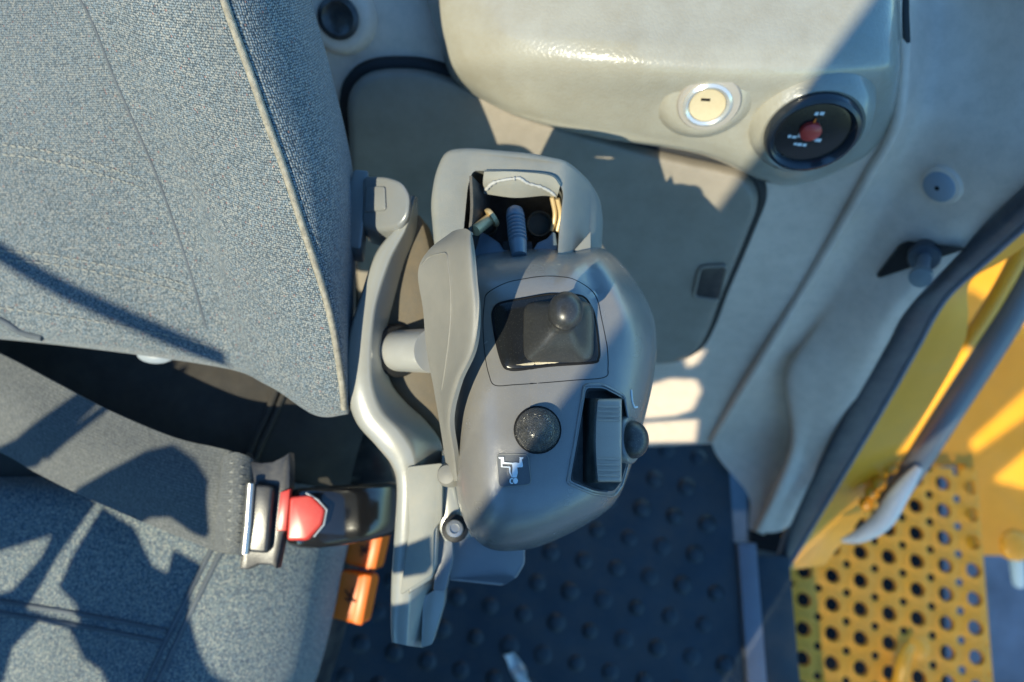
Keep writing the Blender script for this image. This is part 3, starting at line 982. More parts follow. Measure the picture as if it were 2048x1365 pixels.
# ================================================================== SEAT
seat = thing('operator_seat', 'blue-grey woven fabric operator seat with reclined backrest and cushion', 'seat', H(250, 900, 0.30))
back_rows = [
    [(-320, -110, .52), (-60, -110, .49), (110, -110, .46), (220, -110, .425), (340, -110, .395), (418, -110, .385), (500, -110, .40), (560, -110, .43), (600, -110, .48)],
    [(-320, 40, .53), (-50, 30, .50), (175, 20, .468), (275, 20, .437), (385, 20, .407), (456, 20, .395), (530, 20, .41), (590, 20, .44), (628, 20, .49)],
    [(-320, 180, .545), (-30, 170, .512), (232, 165, .48), (325, 160, .45), (430, 150, .42), (502, 150, .407), (575, 150, .425), (632, 150, .455), (664, 150, .505)],
    [(-320, 380, .56), (0, 370, .528), (312, 350, .498), (405, 345, .468), (500, 345, .44), (570, 345, .425), (640, 345, .445), (684, 345, .475), (706, 345, .525)],
    [(-320, 530, .575), (15, 530, .543), (372, 520, .513), (455, 520, .486), (545, 520, .46), (627, 520, .445), (672, 520, .465), (698, 520, .495), (712, 520, .545)],
    [(-320, 630, .585), (25, 640, .555), (412, 660, .53), (500, 660, .503), (590, 660, .477), (665, 650, .462), (690, 650, .48), (702, 650, .51), (710, 650, .56)],
    [(-320, 648, .592), (28, 664, .562), (418, 708, .538), (515, 722, .513), (608, 745, .489), (680, 745, .474), (697, 740, .492), (704, 735, .52), (710, 730, .57)],
    [(-320, 656, .600), (30, 676, .570), (420, 724, .546), (528, 756, .522), (622, 806, .500), (688, 806, .486), (698, 800, .503), (704, 795, .53), (708, 785, .58)],
    [(-320, 658, .615), (30, 680, .587), (420, 730, .563), (534, 770, .540), (628, 830, .519), (689, 830, .505), (698, 824, .522), (703, 815, .55), (707, 800, .60)],
    [(-320, 620, .640), (30, 650, .615), (420, 700, .59), (545, 750, .575), (632, 810, .56), (686, 810, .55), (694, 800, .56), (698, 790, .58), (702, 780, .61)]]
back, BACK, BG = patch('backrest', back_rows, 120, 110, SEAT, seat, 0.006, smooth=180)
# piping along the bolster edge
pip_px = [(430, -60), (456, 22), (502, 150), (537, 250), (571, 345), (600, 435), (628, 520), (650, 590), (666, 655), (684, 765), (688, 815)]
pp = on(BACK, dense(pip_px, 90), 0.0010)
tube('piping', pp, 0.0023, PIPING, back, seg=10)
# seam between insert and bolster
tube('seam', on(BACK, dense([(110, -60), (172, 20), (232, 165), (312, 350), (372, 520), (412, 655)], 70), -0.0004), 0.0013, SEAMD, back)
def stitches(bvh, line, parent, n, r=0.0008, m=None, lift=0.0004):
    """a row of thread stitches as one fine part"""
    L_ = dense(line, n * 3 + 1)
    bm = bmesh.new()
    for k in range(n):
        seg_ = on(bvh, [L_[k * 3], L_[k * 3 + 2]], lift)
        if len(seg_) < 2:
            continue
        a, b = seg_
        t = (b - a).normalized()
        x = Vector((0, 0, 1)) - t * t.z
        x.normalize()
        y = t.cross(x)
        va = [bm.verts.new(a + (x * math.cos(q) + y * math.sin(q)) * r * .6) for q in (0, 1.57, 3.14, 4.71)]
        vb = [bm.verts.new((a + b) / 2 + x * r * .6 + (x * math.cos(q) + y * math.sin(q)) * r) for q in (0, 1.57, 3.14, 4.71)]
        vc = [bm.verts.new(b + (x * math.cos(q) + y * math.sin(q)) * r * .6) for q in (0, 1.57, 3.14, 4.71)]
        for A_, B_ in ((va, vb), (vb, vc)):
            for i in range(4):
                bm.faces.new((A_[i], A_[(i + 1) % 4], B_[(i + 1) % 4], B_[i]))
        bm.faces.new(va[::-1])
        bm.faces.new(vc)
    bmesh.ops.recalc_face_normals(bm, faces=bm.faces)
    o = bm_obj('stitching', bm, m or THREAD, parent)
    o['kind'] = 'stuff'
    return o
stitches(BACK, [(-40, 285), (60, 297), (150, 315), (230, 340), (285, 358)], back, 26)
stitches(BACK, [(-40, 305), (60, 316), (150, 335), (230, 358), (290, 378)], back, 26)
stitches(BACK, [(-40, 500), (80, 508), (200, 528), (300, 548), (372, 570)], back, 26)
stitches(BACK, [(-40, 518), (80, 526), (200, 545), (300, 566), (380, 588)], back, 26)
stitches(BACK, [(-40, 610), (120, 632), (260, 655), (420, 690)], back, 26)
tube('zip_edge', on(BACK, dense([(-60, 628), (0, 640), (45, 665), (85, 676)], 30), 0.0002), 0.0030, SEAMD, back)

# dark seat frame cover below the backrest
gap_rows = [[(-300, 600, .66), (60, 640, .66), (300, 680, .655), (560, 720, .65), (760, 720, .66)],
            [(-300, 740, .66), (60, 740, .65), (300, 760, .645), (560, 800, .64), (750, 800, .66)],
            [(-300, 860, .645), (60, 850, .645), (300, 850, .635), (560, 880, .63), (720, 890, .66)],
            [(-300, 960, .65), (60, 950, .65), (300, 950, .64), (560, 960, .64), (700, 970, .67)],
            [(-300, 1010, .68), (60, 1010, .68), (300, 1010, .67), (560, 1010, .67), (700, 1010, .70)]]
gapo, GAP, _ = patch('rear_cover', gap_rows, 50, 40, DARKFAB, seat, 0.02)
tube('cover_seam', on(GAP, dense([(556, 775), (535, 830), (512, 880), (495, 930)], 30), 0.001), 0.0035, DARKFAB, gapo)
tube('cover_seam', on(GAP, dense([(570, 785), (549, 835), (525, 885), (508, 930)], 30), 0.001), 0.0030, DARKFAB, gapo)
lathe('clip', P(315, 708, .60), Vector((0, -.4, 1)), [(0.012, -0.004), (0.012, 0.003), (0.007, 0.006), (0.001, 0.006)], CAPM, gapo, seg=16, sx=1.4, sy=.7)

# cushion
cus_rows = [
    [(-300, 935, .67), (0, 945, .66), (200, 950, .65), (380, 955, .64), (520, 960, .645), (620, 960, .66), (690, 985, .70), (725, 1000, .76)],
    [(-300, 985, .645), (0, 985, .632), (200, 985, .622), (380, 990, .612), (500, 995, .615), (600, 1000, .63), (675, 1015, .67), (712, 1030, .74)],
    [(-300, 1090, .635), (0, 1085, .622), (200, 1090, .614), (375, 1095, .606), (470, 1100, .605), (565, 1105, .622), (645, 1110, .66), (690, 1120, .73)],
    [(-300, 1200, .63), (0, 1205, .618), (180, 1235, .612), (325, 1262, .606), (420, 1265, .602), (520, 1260, .617), (610, 1255, .652), (660, 1260, .72)],
    [(-300, 1300, .625), (0, 1310, .614), (150, 1330, .608), (280, 1360, .602), (375, 1370, .598), (480, 1370, .612), (570, 1365, .645), (630, 1365, .71)],
    [(-300, 1470, .62), (0, 1480, .61), (120, 1480, .603), (230, 1480, .597), (310, 1480, .593), (410, 1480, .605), (510, 1480, .635), (580, 1480, .70)]]
cush, CUSH, _ = patch('cushion', cus_rows, 90, 70, SEAT2, seat, 0.05, smooth=180)
for dx in (0, 22):
    tube('seam', on(CUSH, dense([(425 + dx, 1095), (385 + dx, 1175), (345 + dx, 1255), (305 + dx, 1340), (285 + dx, 1385)], 40), -0.0003), 0.0026, SEAMD, cush)
for dy in (0, 24):
    tube('seam', on(CUSH, dense([(-40, 1195 + dy), (60, 1212 + dy), (180, 1232 + dy), (335, 1262 + dy)], 40), -0.0003), 0.0024, SEAMD, cush)
# dark plastic pan under the cushion edge
pan_rows = [[(720, 985, .76), (760, 985, .80)], [(690, 1110, .75), (725, 1110, .80)], [(655, 1260, .74), (690, 1265, .79)], [(600, 1420, .73), (640, 1420, .78)]]
pan, _, _ = patch('seat_pan', pan_rows, 8, 20, BLACKPL, seat, 0.05)
for k, (x0, x1) in enumerate([(650, 612), (675, 640)]):
    tube('slide_rail', [P(x0, 1225, .80 + .02 * k), P((x0 + x1) / 2, 1310, .80 + .02 * k), P(x1 - 10, 1420, .80 + .02 * k)], 0.007, SILLM, seat, seg=8)

sc_rows = [[(670, 760, .70), (735, 760, .70), (800, 780, .72)], [(680, 880, .73), (745, 880, .72), (810, 900, .74)],
           [(690, 980, .78), (750, 980, .77), (815, 1000, .79)], [(705, 1050, .84), (760, 1055, .82), (800, 1060, .84)]]
patch('gap_sheet', sc_rows, 16, 20, BLACKPL, seat, 0.02)  # black sheet added to make the gap between seat and arm dark
# orange adjuster tabs
def orange_tab(pts, d, label, sym):
    c = P(sum(p[0] for p in pts) / 4, sum(p[1] for p in pts) / 4, d)
    t = thing('adjuster_tab', label, 'adjuster tab', c, None)
    rp_ = rounded(pts, 14, 4)
    body = prism('tab_body', [P(a, b, d) for a, b in rp_], Vector((0.004, 0.0, -0.022)), ORANGE, t, 0.004, 3)
    prism('lip', [P(a, b, d - .003) for a, b in rounded([pts[1], pts[2], (pts[2][0] - 20, pts[2][1] - 4), (pts[1][0] - 20, pts[1][1] - 4)], 6, 3)],
          Vector((0, 0, -0.006)), ORANGE, t, 0.002)
    for s in sym:
        tube('symbol', [P(a, b, d - .0012) for a, b in s], 0.0008, PRINT, t, seg=6)
    return t
orange_tab([(700, 1062), (768, 1062), (750, 1143), (684, 1128)], .735, 'orange adjuster tab close under the seat belt buckle',
           [[(722, 1092), (734, 1108)], [(738, 1088), (722, 1112)], [(720, 1102), (738, 1100)]])
orange_tab([(676, 1140), (744, 1152), (724, 1252), (649, 1236)], .725, 'orange adjuster tab nearer the front, with dark seat symbol',
           [[(690, 1180), (706, 1202)], [(708, 1176), (696, 1206)], [(690, 1198), (712, 1204)], [(694, 1190), (704, 1190)]])

# ================================================================== SEAT BELT AND BUCKLE
belt = thing('seat_belt', 'wide grey woven seat belt strap lying across the seat', 'seat belt', P(250, 920, .60))
belt_rows = [
    [(-160, 640, .60), (-160, 730, .598), (-160, 840, .602)],
    [(0, 708, .592), (0, 800, .588), (0, 905, .594)],
    [(110, 765, .586), (85, 860, .581), (70, 945, .588)],
    [(215, 820, .580), (190, 905, .575), (160, 990, .582)],
    [(344, 874, .574), (310, 960, .568), (275, 1040, .576)],
    [(430, 895, .570), (410, 985, .564), (385, 1085, .572)],
    [(462, 903, .568), (462, 990, .562), (440, 1106, .570)],
    [(495, 915, .574), (500, 990, .570), (488, 1112, .575)]]
strap, STRAP, _ = patch('strap', belt_rows, 30, 60, WEB, belt, 0.0022)
# folded end of the webbing
fold_rows = [[(446, 915, .562), (436, 1000, .556), (425, 1098, .564)], [(470, 905, .552), (468, 1000, .546), (458, 1106, .554)],
             [(500, 915, .556), (500, 1000, .552), (490, 1112, .560)], [(512, 925, .565), (510, 1000, .562), (498, 1110, .568)]]
fo, FOLD, _ = patch('folded_end', fold_rows, 24, 20, WEB, belt, 0.0025)
for q in range(9):
    y0 = 925 + q * 19
    a = on(FOLD, [(462 - q * .8, y0), (486 - q, y0 + 9), (462 - q * .8, y0 + 19)], 0.0006)
    if len(a) == 3:
        tube('stitch', a, 0.0008, THREAD, fo, seg=5)
tg = [(492, 905), (500, 922), (522, 926), (545, 924), (565, 914), (578, 905), (580, 930), (578, 1050), (566, 1068), (556, 1120), (552, 1138), (540, 1130), (515, 1130), (495, 1140), (478, 1138), (484, 1100), (492, 1000)]
prism('tongue', [P(a, b, .556) for a, b in tg], Vector((0.0, 0, -0.013)), BLACKPL, belt, 0.002)
prism('tongue_roller', [P(a, b, .548) for a, b in rounded([(506, 968), (546, 972), (534, 1108), (494, 1104)], 8, 3)], Vector((0, 0, -0.006)), BLACKPL, belt, 0.003, 3)
tube('roller_edge', [P(502, 966, .547), P(496, 1050, .547), P(490, 1106, .548)], 0.0035, STEEL, belt, seg=8)
prism('tongue_latch', [P(a, b, .553) for a, b in [(560, 985), (580, 978), (572, 1062), (552, 1062)]], Vector((0, 0, -0.006)), RED, belt, 0.001)

bk = thing('belt_buckle', 'black seat belt buckle with red release button beside the support arm', 'buckle', P(660, 1030, .60))
bsec = []
for x, cy, ry, d, rz in [(570, 1036, 20, .580, .004), (572, 1036, 44, .577, .010), (578, 1036, 54, .574, .0135), (600, 1037, 60, .572, .0150), (640, 1035, 62, .573, .0155), (690, 1030, 60, .580, .0150),
                         (740, 1024, 57, .592, .0150), (780, 1017, 54, .606, .0145), (800, 1013, 46, .616, .0120), (806, 1012, 24, .620, .006)]:
    c0 = P(x, cy, d)
    up = (P(x, cy - ry, d) - c0)
    nn = (CAM - c0).normalized()
    sec = []
    for k in range(28):
        a = 2 * math.pi * k / 28
        ca, sa_ = math.cos(a), math.sin(a)
        sec.append(c0 + up * math.copysign(abs(ca) ** .55, ca) + nn * (rz * math.copysign(abs(sa_) ** .55, sa_)))
    bsec.append(sec)
loft('housing', bsec, BUCKLE, bk, smooth=70)
rb = rounded([(578, 994), (622, 990), (650, 1018), (644, 1048), (614, 1082), (572, 1082)], 8, 4)
prism('release_button', [P(a, b, .5535) for a, b in rb], Vector((0, 0, -0.012)), RED, bk, 0.003, 3)
tube('button_trim', [P(a, b, .5555) for a, b in [(612, 986), (636, 1000), (654, 1020), (648, 1050), (628, 1074)]], 0.0009, CAPM, bk, seg=8)

# ================================================================== CONTROL POD
pod = thing('control_pod', 'grey plastic hand control pod with thumb switch, buttons and side wing', 'control pod', H(1080, 800, 0.66))
outl = [(1000, 503), (1050, 498), (1100, 498), (1140, 503), (1166, 498), (1195, 495), (1220, 505), (1245, 528), (1275, 568),
        (1300, 612), (1312, 660), (1313, 710), (1306, 765), (1290, 835), (1275, 890), (1260, 940), (1240, 990), (1210, 1025), (1150, 1062),
        (1080, 1093), (1020, 1103), (975, 1097), (945, 1072), (925, 1032), (913, 985), (908, 930), (904, 860), (900, 780), (898, 700),
        (902, 610), (915, 545), (950, 512)]
NO = 160
OL = spline([Vector(p) for p in outl], NO, True)
def g2(px, py, cx, cy, sx, sy, rot=0.0):
    dx, dy = px - cx, py - cy
    c_, s_ = math.cos(rot), math.sin(rot)
    u, v = dx * c_ + dy * s_, -dx * s_ + dy * c_
    return math.exp(-(u / sx) ** 2 - (v / sy) ** 2)
ZR, HH = 0.697, 0.046
def pod_z(px, py, t):
    z = ZR + HH * max(0.0, 1 - t ** 3.6) ** 0.58
    z -= 0.006 * max(0.0, (py - 880) / 220.0)
    z += 0.0045 * g2(px, py, 1232, 585, 22, 95, -0.36) * min(1, (1 - t) * 6 + .35)
    z -= 0.0040 * g2(px, py, 1182, 560, 16, 70, -0.36) * min(1, (1 - t) * 6)
    return z
TS = [1.0, .992, .98, .96, .93, .89, .84, .78, .71, .63, .54, .45, .36, .27, .18, .10, .04]
rings, top = [], []
def spine(p):
    y = min(max(p.y, 640), 945)
    return Vector((1068 - (y - 640) * 0.02, y))
for z_off, t in [(-0.034, .70), (-0.026, .84), (-0.016, .95), (-0.008, .99), (-0.003, 1.0)]:
    rings.append([H(*(spine(p) + (p - spine(p)) * t), pod_z(p.x, p.y, 1.0) + z_off) for p in OL])
for t in TS:
    r_ = []
    for p in OL:
        q = spine(p) + (p - spine(p)) * t
        r_.append(H(q.x, q.y, pod_z(q.x, q.y, t)))
    rings.append(r_)
    top.append(r_)
shell = loft('shell', rings, POD, pod, smooth=60)
tv = [tuple(v) for r_ in top for v in r_]
tf = []
for i in range(len(top) - 1):
    for j in range(NO):
        k = (j + 1) % NO
        tf.append((i * NO + j, i * NO + k, (i + 1) * NO + k, (i + 1) * NO + j))
tf.append(tuple(range((len(top) - 1) * NO, len(top) * NO)))
PODB = BVHTree.FromPolygons(tv, tf)

# rocker recess cut into the shell
pk = rounded([(1168, 770), (1205, 770), (1248, 792), (1258, 850), (1255, 930), (1243, 972), (1226, 994), (1185, 988), (1134, 966), (1150, 880)], 9, 4)
pc, pn = hit(PODB, 1200, 880)
pn = (pn + Vector((-0.1, 0, 1.0))).normalized()
floor_pts = []
cbm = bmesh.new()
fa = [cbm.verts.new(P(a, b, .36)) for a, b in pk]
cx_, cy_ = sum(p[0] for p in pk) / len(pk), sum(p[1] for p in pk) / len(pk)
zf = pc.z - 0.016
fb = [cbm.verts.new(H(cx_ + (a - cx_) * .93 + 3, cy_ + (b - cy_) * .93, zf)) for a, b in pk]
cbm.faces.new(fa)
cbm.faces.new(list(reversed(fb)))
for i in range(len(fa)):
    j = (i + 1) % len(fa)
    cbm.faces.new((fa[j], fa[i], fb[i], fb[j]))
bmesh.ops.recalc_face_normals(cbm, faces=cbm.faces)
boolean(shell, cbm)
tube('recess_rim', on(PODB, dense([(p.x, p.y) for p in pk], 90, True), 0.0001), 0.0009, POD, shell, closed=True, seg=6)
prism('recess_floor', [H(cx_ + (a - cx_) * .90 + 3, cy_ + (b - cy_) * .90, zf + .0012) for a, b in pk], Vector((0, 0, -0.0008)), ROCKBODY, shell)

# rocker switch
rk_root = None
secs = []
for y in [797, 800, 806, 830, 860, 890, 920, 945, 956, 963, 966]:
    f_ = (y - 880) / 86.0
    zt = pc.z + 0.0065 + 0.0015 * f_ * f_ - (0.002 if y in (797, 966) else 0) - (0.0008 if y in (800, 963) else 0)
    xl = 1188 + 2.5 * f_ * f_ * 2
    zb = zf + .001
    sec = [H(1166 + (4 if y in (797, 966) else 0), y, zb), H(1170, y, zb + .006), H(xl - 4, y, zt - .0022), H(xl - 1, y, zt - .0007), H(xl + 3, y, zt),
           H(1214, y, zt + .0004), H(1238, y, zt), H(1243, y, zt - .001), H(1244, y, zt - .006), H(1240, y, zb)]
    secs.append(sec)
rock = loft('rocker', secs, ROCKBODY, pod, smooth=40)
capg = []
for y in [799, 803, 808, 830, 860, 890, 920, 945, 955, 961, 964]:
    f_ = (y - 880) / 86.0
    zt = pc.z + 0.0071 + 0.0015 * f_ * f_ - (0.0016 if y in (799, 964) else 0)
    xl = 1191 + 5 * f_ * f_
    capg.append([H(xl, y, zt - .0012), H(xl + 3, y, zt), H(1215, y, zt + .0005), H(1239, y, zt), H(1243, y, zt - .0014)])
RG = grid_eval(capg, 12, 40)
rcap = mesh_obj('rocker_face', [p for r_ in RG for p in r_] + [p - Vector((0, 0, .002)) for r_ in RG for p in r_],
                [(i * 12 + j, i * 12 + j + 1, (i + 1) * 12 + j + 1, (i + 1) * 12 + j) for i in range(39) for j in range(11)] +
                [tuple(480 + q for q in (i * 12 + j, (i + 1) * 12 + j, (i + 1) * 12 + j + 1, i * 12 + j + 1)) for i in range(39) for j in range(11)], ROCKTOP, rock)
for y in [814, 823, 832, 840, 918, 930, 941, 951]:
    f_ = (y - 880) / 86.0
    zt = pc.z + 0.0077 + 0.0015 * f_ * f_
    tube('rib', [H(1194 + 4 * f_ * f_, y, zt - .0004), H(1216, y + .5, zt + .0003), H(1240, y + 1, zt - .0004)], 0.0007, ROCKTOP, rock, seg=6)

# seam of the switch insert
ins = [(969, 606), (975, 587), (1010, 567), (1050, 558), (1088, 553), (1120, 554), (1147, 559), (1178, 577), (1194, 598), (1203, 637), (1211, 676), (1215, 700), (1216, 735),
       (1209, 755), (1147, 761), (1088, 766), (1030, 770), (990, 771), (978, 750), (970, 710), (966, 650)]
tube('insert_seam', on(PODB, dense(ins, 150, True), 0.00002), 0.00026, LINE, shell, closed=True, seg=6)

# thumb switch
tp = [(987, 640), (988, 622), (1001, 608), (1051, 598), (1101, 590), (1150, 592), (1168, 597), (1178, 610), (1187, 630), (1193, 665), (1197, 705), (1195, 718),
      (1185, 725), (1101, 731), (1040, 739), (1018, 738), (1007, 729), (995, 689)]
tpd = dense(tp, 90, True)
tcx, tcy = 1095, 665
bm = bmesh.new()
prs = []
for sc_, lift in [(1.0, -0.002), (0.995, 0.0008), (0.965, 0.0014), (0.7, 0.0014), (0.35, 0.0014), (0.08, 0.0014)]:
    prs.append([bm.verts.new(p) for p in on(PODB, [(tcx + (a - tcx) * sc_, tcy + (b - tcy) * sc_) for a, b in tpd], lift)])
for p_, q_ in zip(prs, prs[1:]):
    for k in range(len(p_)):
        k2 = (k + 1) % len(p_)
        bm.faces.new((p_[k], p_[k2], q_[k2], q_[k]))
bm.faces.new(prs[-1])
bm.faces.new(prs[0][::-1])
bmesh.ops.recalc_face_normals(bm, faces=bm.faces)
tsw = bm_obj('thumb_switch_plate', bm, GLOSS, pod, 50)
tube('plate_gap', on(PODB, tpd, 0.0002), 0.0011, LINE, tsw, closed=True, seg=6)
dl = dense([(1022, 732), (1060, 729), (1100, 725), (1140, 721), (1180, 718)], 40)
tube('dust_line', on(PODB, dl, 0.0009), 0.001, GRIT, tsw, seg=6, rads=[0.0003 + 0.0011 * math.sin(math.pi * (k + .5) / 40) * (0.7 + 0.3 * random.random()) for k in range(40)])
z0 = hit(PODB, 1106, 662)[0].z + .0012
brings = []
for cx, cy, dz, rx, ry, ex in [(1117, 664, -.003, 71, 62, 6), (1117, 664, .0010, 70, 61, 6), (1116, 663, .0022, 66, 59, 6), (1115, 660, .0070, 55, 52, 5), (1117, 655, .0120, 44, 44, 4.5),
                               (1120, 648, .0165, 35, 37, 3.8), (1123, 640, .0200, 28, 31, 3), (1126, 634, .0228, 25, 28, 2.3), (1129, 628, .0255, 30, 33, 2), (1131, 624, .0285, 35, 38, 2), (1132, 621, .0320, 35, 38, 2),
                               (1133, 619, .0360, 29, 32, 2), (1133.5, 617, .0385, 20, 22, 2), (1134, 616, .0398, 8, 9, 2)]:
    rg = []
    for k in range(48):
        a = 2 * math.pi * k / 48
        ca, sa_ = math.cos(a), math.sin(a)
        e = 2.0 / ex
        rg.append(H(cx + rx * math.copysign(abs(ca) ** e, ca), cy + ry * math.copysign(abs(sa_) ** e, sa_), z0 + dz))
    brings.append(rg)
loft('thumb_stick', brings, STICK, pod, smooth=50)

# dome push button
c, n = hit(PODB, 1075, 860)
n = (n + Vector((0, 0, 1))).normalized()
lathe('push_button', c, n, [(0.0134, -0.002), (0.0134, 0.0006)] + [(0.0130 * math.cos(a), 0.001 + 0.0122 * math.sin(a)) for a in [R(x) for x in (4, 14, 26, 38, 50, 62, 74, 84)]], BUTTON, pod, seg=48, smooth=80)
lathe('button_gap', c, n, [(0.0142, -0.001), (0.0142, 0.0006), (0.0134, 0.0008), (0.0130, 0.0002)], LINE, pod, seg=40)
# side push button
c, n = hit(PODB, 1255, 880)
ax = Vector((0.75, -0.02, 0.62)).normalized()
lathe('side_button_base', c, ax, [(0.0128, -0.010), (0.0125, 0.002), (0.0112, 0.0035)], POD, pod, seg=32, sy=1.2)
lathe('side_button', c, ax, [(0.0102, -0.004), (0.0102, 0.004)] + [(0.0102 * math.cos(a), 0.004 + 0.0095 * math.sin(a)) for a in [R(x) for x in (12, 26, 40, 54, 68, 82)]], BUTTON2, pod, seg=36, smooth=80, sy=1.15)

# decal: seated figure, drawn for the operator
dq = rounded([(994, 908), (1056, 909), (1062, 969), (999, 975)], 9, 4)
prism('decal_plate', on(PODB, [(p.x, p.y) for p in dq], 0.0005), Vector((0, 0, -0.0012)), DECAL, pod, 0.0002, 1)
tube('decal_rim', on(PODB, [(p.x, p.y) for p in dq], 0.0005), 0.00028, WING, pod, closed=True, seg=5)
def zc(x, y):
    return (960 + x / 5.389, 760 + y / 5.389)
figs = [[(345, 896), (392, 890), (402, 905), (402, 960), (408, 1000), (396, 1052), (352, 1052), (346, 1000), (352, 950)],
        [(380, 892), (424, 896), (427, 848), (424, 834), (468, 834), (466, 850), (450, 858), (464, 920), (460, 942), (396, 944)],
        [(203, 832), (258, 832), (262, 888), (346, 894), (346, 910), (246, 905), (240, 856), (206, 848)],
        [(228, 850), (242, 852), (246, 934), (322, 934), (330, 944), (328, 990), (352, 1048), (342, 1052), (316, 996), (314, 948), (230, 940)],
        [(383 + 27 * math.cos(a), 1088 + 32 * math.sin(a)) for a in [2 * math.pi * k / 14 for k in range(14)]]]
for f_ in figs:
    flat_print('pictogram', PODB, [zc(*p) for p in f_], WHITE, pod, 0.0009, 0.0003)
hx = [zc(345 + 20 * math.cos(a), 1090 + 26 * math.sin(a)) for a in [R(60 + 250 * k / 14) for k in range(15)]]
tube('pictogram', on(PODB, hx, 0.0009), 0.0004, WHITE, pod, seg=5)
tube('edge_mark', on(PODB, dense([(1262, 780), (1263, 795), (1265, 806), (1269, 815), (1274, 814)], 16), 0.0002), 0.0006, WHITE, pod, seg=5)

# side wing
wing_rows = [
    [(905, 463, .420), (918, 459, .408), (932, 458, .398), (941, 465, .392), (946, 478, .394)],
    [(858, 500, .428), (885, 497, .412), (915, 495, .396), (938, 497, .386), (950, 506, .388)],
    [(836, 545, .432), (870, 545, .418), (905, 545, .400), (937, 547, .384), (954, 550, .384)],
    [(846, 620, .436), (877, 620, .420), (910, 620, .402), (941, 620, .384), (958, 620, .382)],
    [(853, 700, .438), (876, 700, .424), (905, 700, .406), (932, 699, .390), (947, 698, .386)],
    [(866, 770, .440), (878, 770, .430), (891, 770, .416), (905, 768, .402), (917, 765, .397)],
    [(878, 840, .442), (884, 840, .434), (889, 840, .424), (894, 839, .415), (900, 838, .411)],
    [(889, 910, .446), (893, 910, .441), (898, 910, .435), (904, 910, .428), (909, 910, .425)],
    [(896, 960, .452), (901, 962, .447), (905, 963, .442), (910, 963, .438), (915, 962, .436)]]
wing, WINGB, _ = patch('wing', wing_rows, 40, 80, WING, pod, 0.0032, smooth=60)
tube('wing_crease', on(WINGB, dense([(842, 532), (858, 515), (880, 508), (893, 508), (897, 530), (902, 590), (901, 650), (893, 720), (884, 780)], 60), 0.0), 0.0006, WING, wing, seg=6)
wk = lathe('wing_foot', P(897, 950, .445), Vector((-.3, 0, 1)), [(0.008, -0.02), (0.008, 0.0), (0.006, 0.004), (0.002, 0.005)], WING, pod, seg=16)

# ================================================================== PIVOT HOUSING above the pod
ho = thing('pivot_housing', 'beige cast housing with open cavity showing bolt and gaiter above the pod', 'housing', H(1040, 420, 0.64))
zt = 0.720
hou = rounded([(888, 294), (935, 289), (1060, 300), (1190, 326), (1217, 345), (1225, 380), (1221, 450), (1210, 560), (875, 560), (866, 480), (859, 400), (868, 340)], 22, 4)
hb_ = prism_bm([H(p.x, p.y, zt - 0.008 * max(0, (p.x - 1120) / 100)) for p in hou], Vector((0, 0, -0.085)), 0.0085, 3)
for xx in (1118, 1130, 1142, 1154, 1170, 1190, 1208):
    bmesh.ops.bisect_plane(hb_, geom=list(hb_.verts) + list(hb_.edges) + list(hb_.faces), plane_co=H(xx, 400, zt), plane_no=Vector((1, -0.05, 0)))
for v in hb_.verts:
    e_ = v.co.x - H(1118, 400, zt).x - 0.05 * (v.co.y - H(1118, 400, zt).y)
    if e_ > 0 and v.co.z > zt - .05:
        v.co.z -= 1.5 * (e_ - 0.008 * (1 - math.exp(-e_ / 0.008)))
bmesh.ops.recalc_face_normals(hb_, faces=hb_.faces)
hs = bm_obj('housing_shell', hb_, HOUS, ho, 30)
pkt = rounded([(944, 330), (1030, 336), (1112, 346), (1130, 372), (1122, 450), (1112, 600), (922, 600), (924, 470), (934, 362)], 12, 4)
cbm = bmesh.new()
ccx, ccy = 1025, 450
fa = [cbm.verts.new(H(p.x, p.y, zt + .02)) for p in pkt]
fb = [cbm.verts.new(H(ccx + (p.x - ccx) * .93, ccy + (p.y - ccy) * .8 + 14, zt - 0.060)) for p in pkt]
cbm.faces.new(fa)
cbm.faces.new(list(reversed(fb)))
for i in range(len(fa)):
    j = (i + 1) % len(fa)
    cbm.faces.new((fa[j], fa[i], fb[i], fb[j]))
bmesh.ops.recalc_face_normals(cbm, faces=cbm.faces)
boolean(hs, cbm)
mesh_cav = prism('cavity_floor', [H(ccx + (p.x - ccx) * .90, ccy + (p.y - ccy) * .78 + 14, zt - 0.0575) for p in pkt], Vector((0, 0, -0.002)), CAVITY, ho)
bi = [[(968, 344, .463), (1030, 344, .462), (1100, 352, .463), (1120, 372, .466)], [(966, 366, .468), (1030, 368, .466), (1095, 374, .468), (1116, 388, .471)],
      [(968, 388, .476), (1030, 396, .474), (1090, 392, .476), (1112, 398, .478)]]
bins, BINS, _ = patch('back_insert', bi, 30, 16, HOUS, ho, 0.003)
tube('worn_edge', on(BINS, dense([(972, 378), (985, 366), (1005, 360), (1028, 357), (1040, 357), (1055, 366), (1080, 372), (1100, 381), (1112, 390)], 40), 0.001), 0.0022, SCUFF, ho,
     rads=[0.0004 + 0.0006 * abs(math.sin(k * 1.37)) + 0.0007 * random.random() for k in range(len(on(BINS, dense([(972, 378), (985, 366), (1005, 360), (1028, 357), (1040, 357), (1055, 366), (1080, 372), (1100, 381), (1112, 390)], 40), 0.001)))])
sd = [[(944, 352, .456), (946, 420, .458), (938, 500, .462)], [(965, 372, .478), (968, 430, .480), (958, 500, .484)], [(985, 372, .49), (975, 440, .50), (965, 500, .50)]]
patch('side_lining', sd, 16, 12, CAVITY, ho, 0.002)
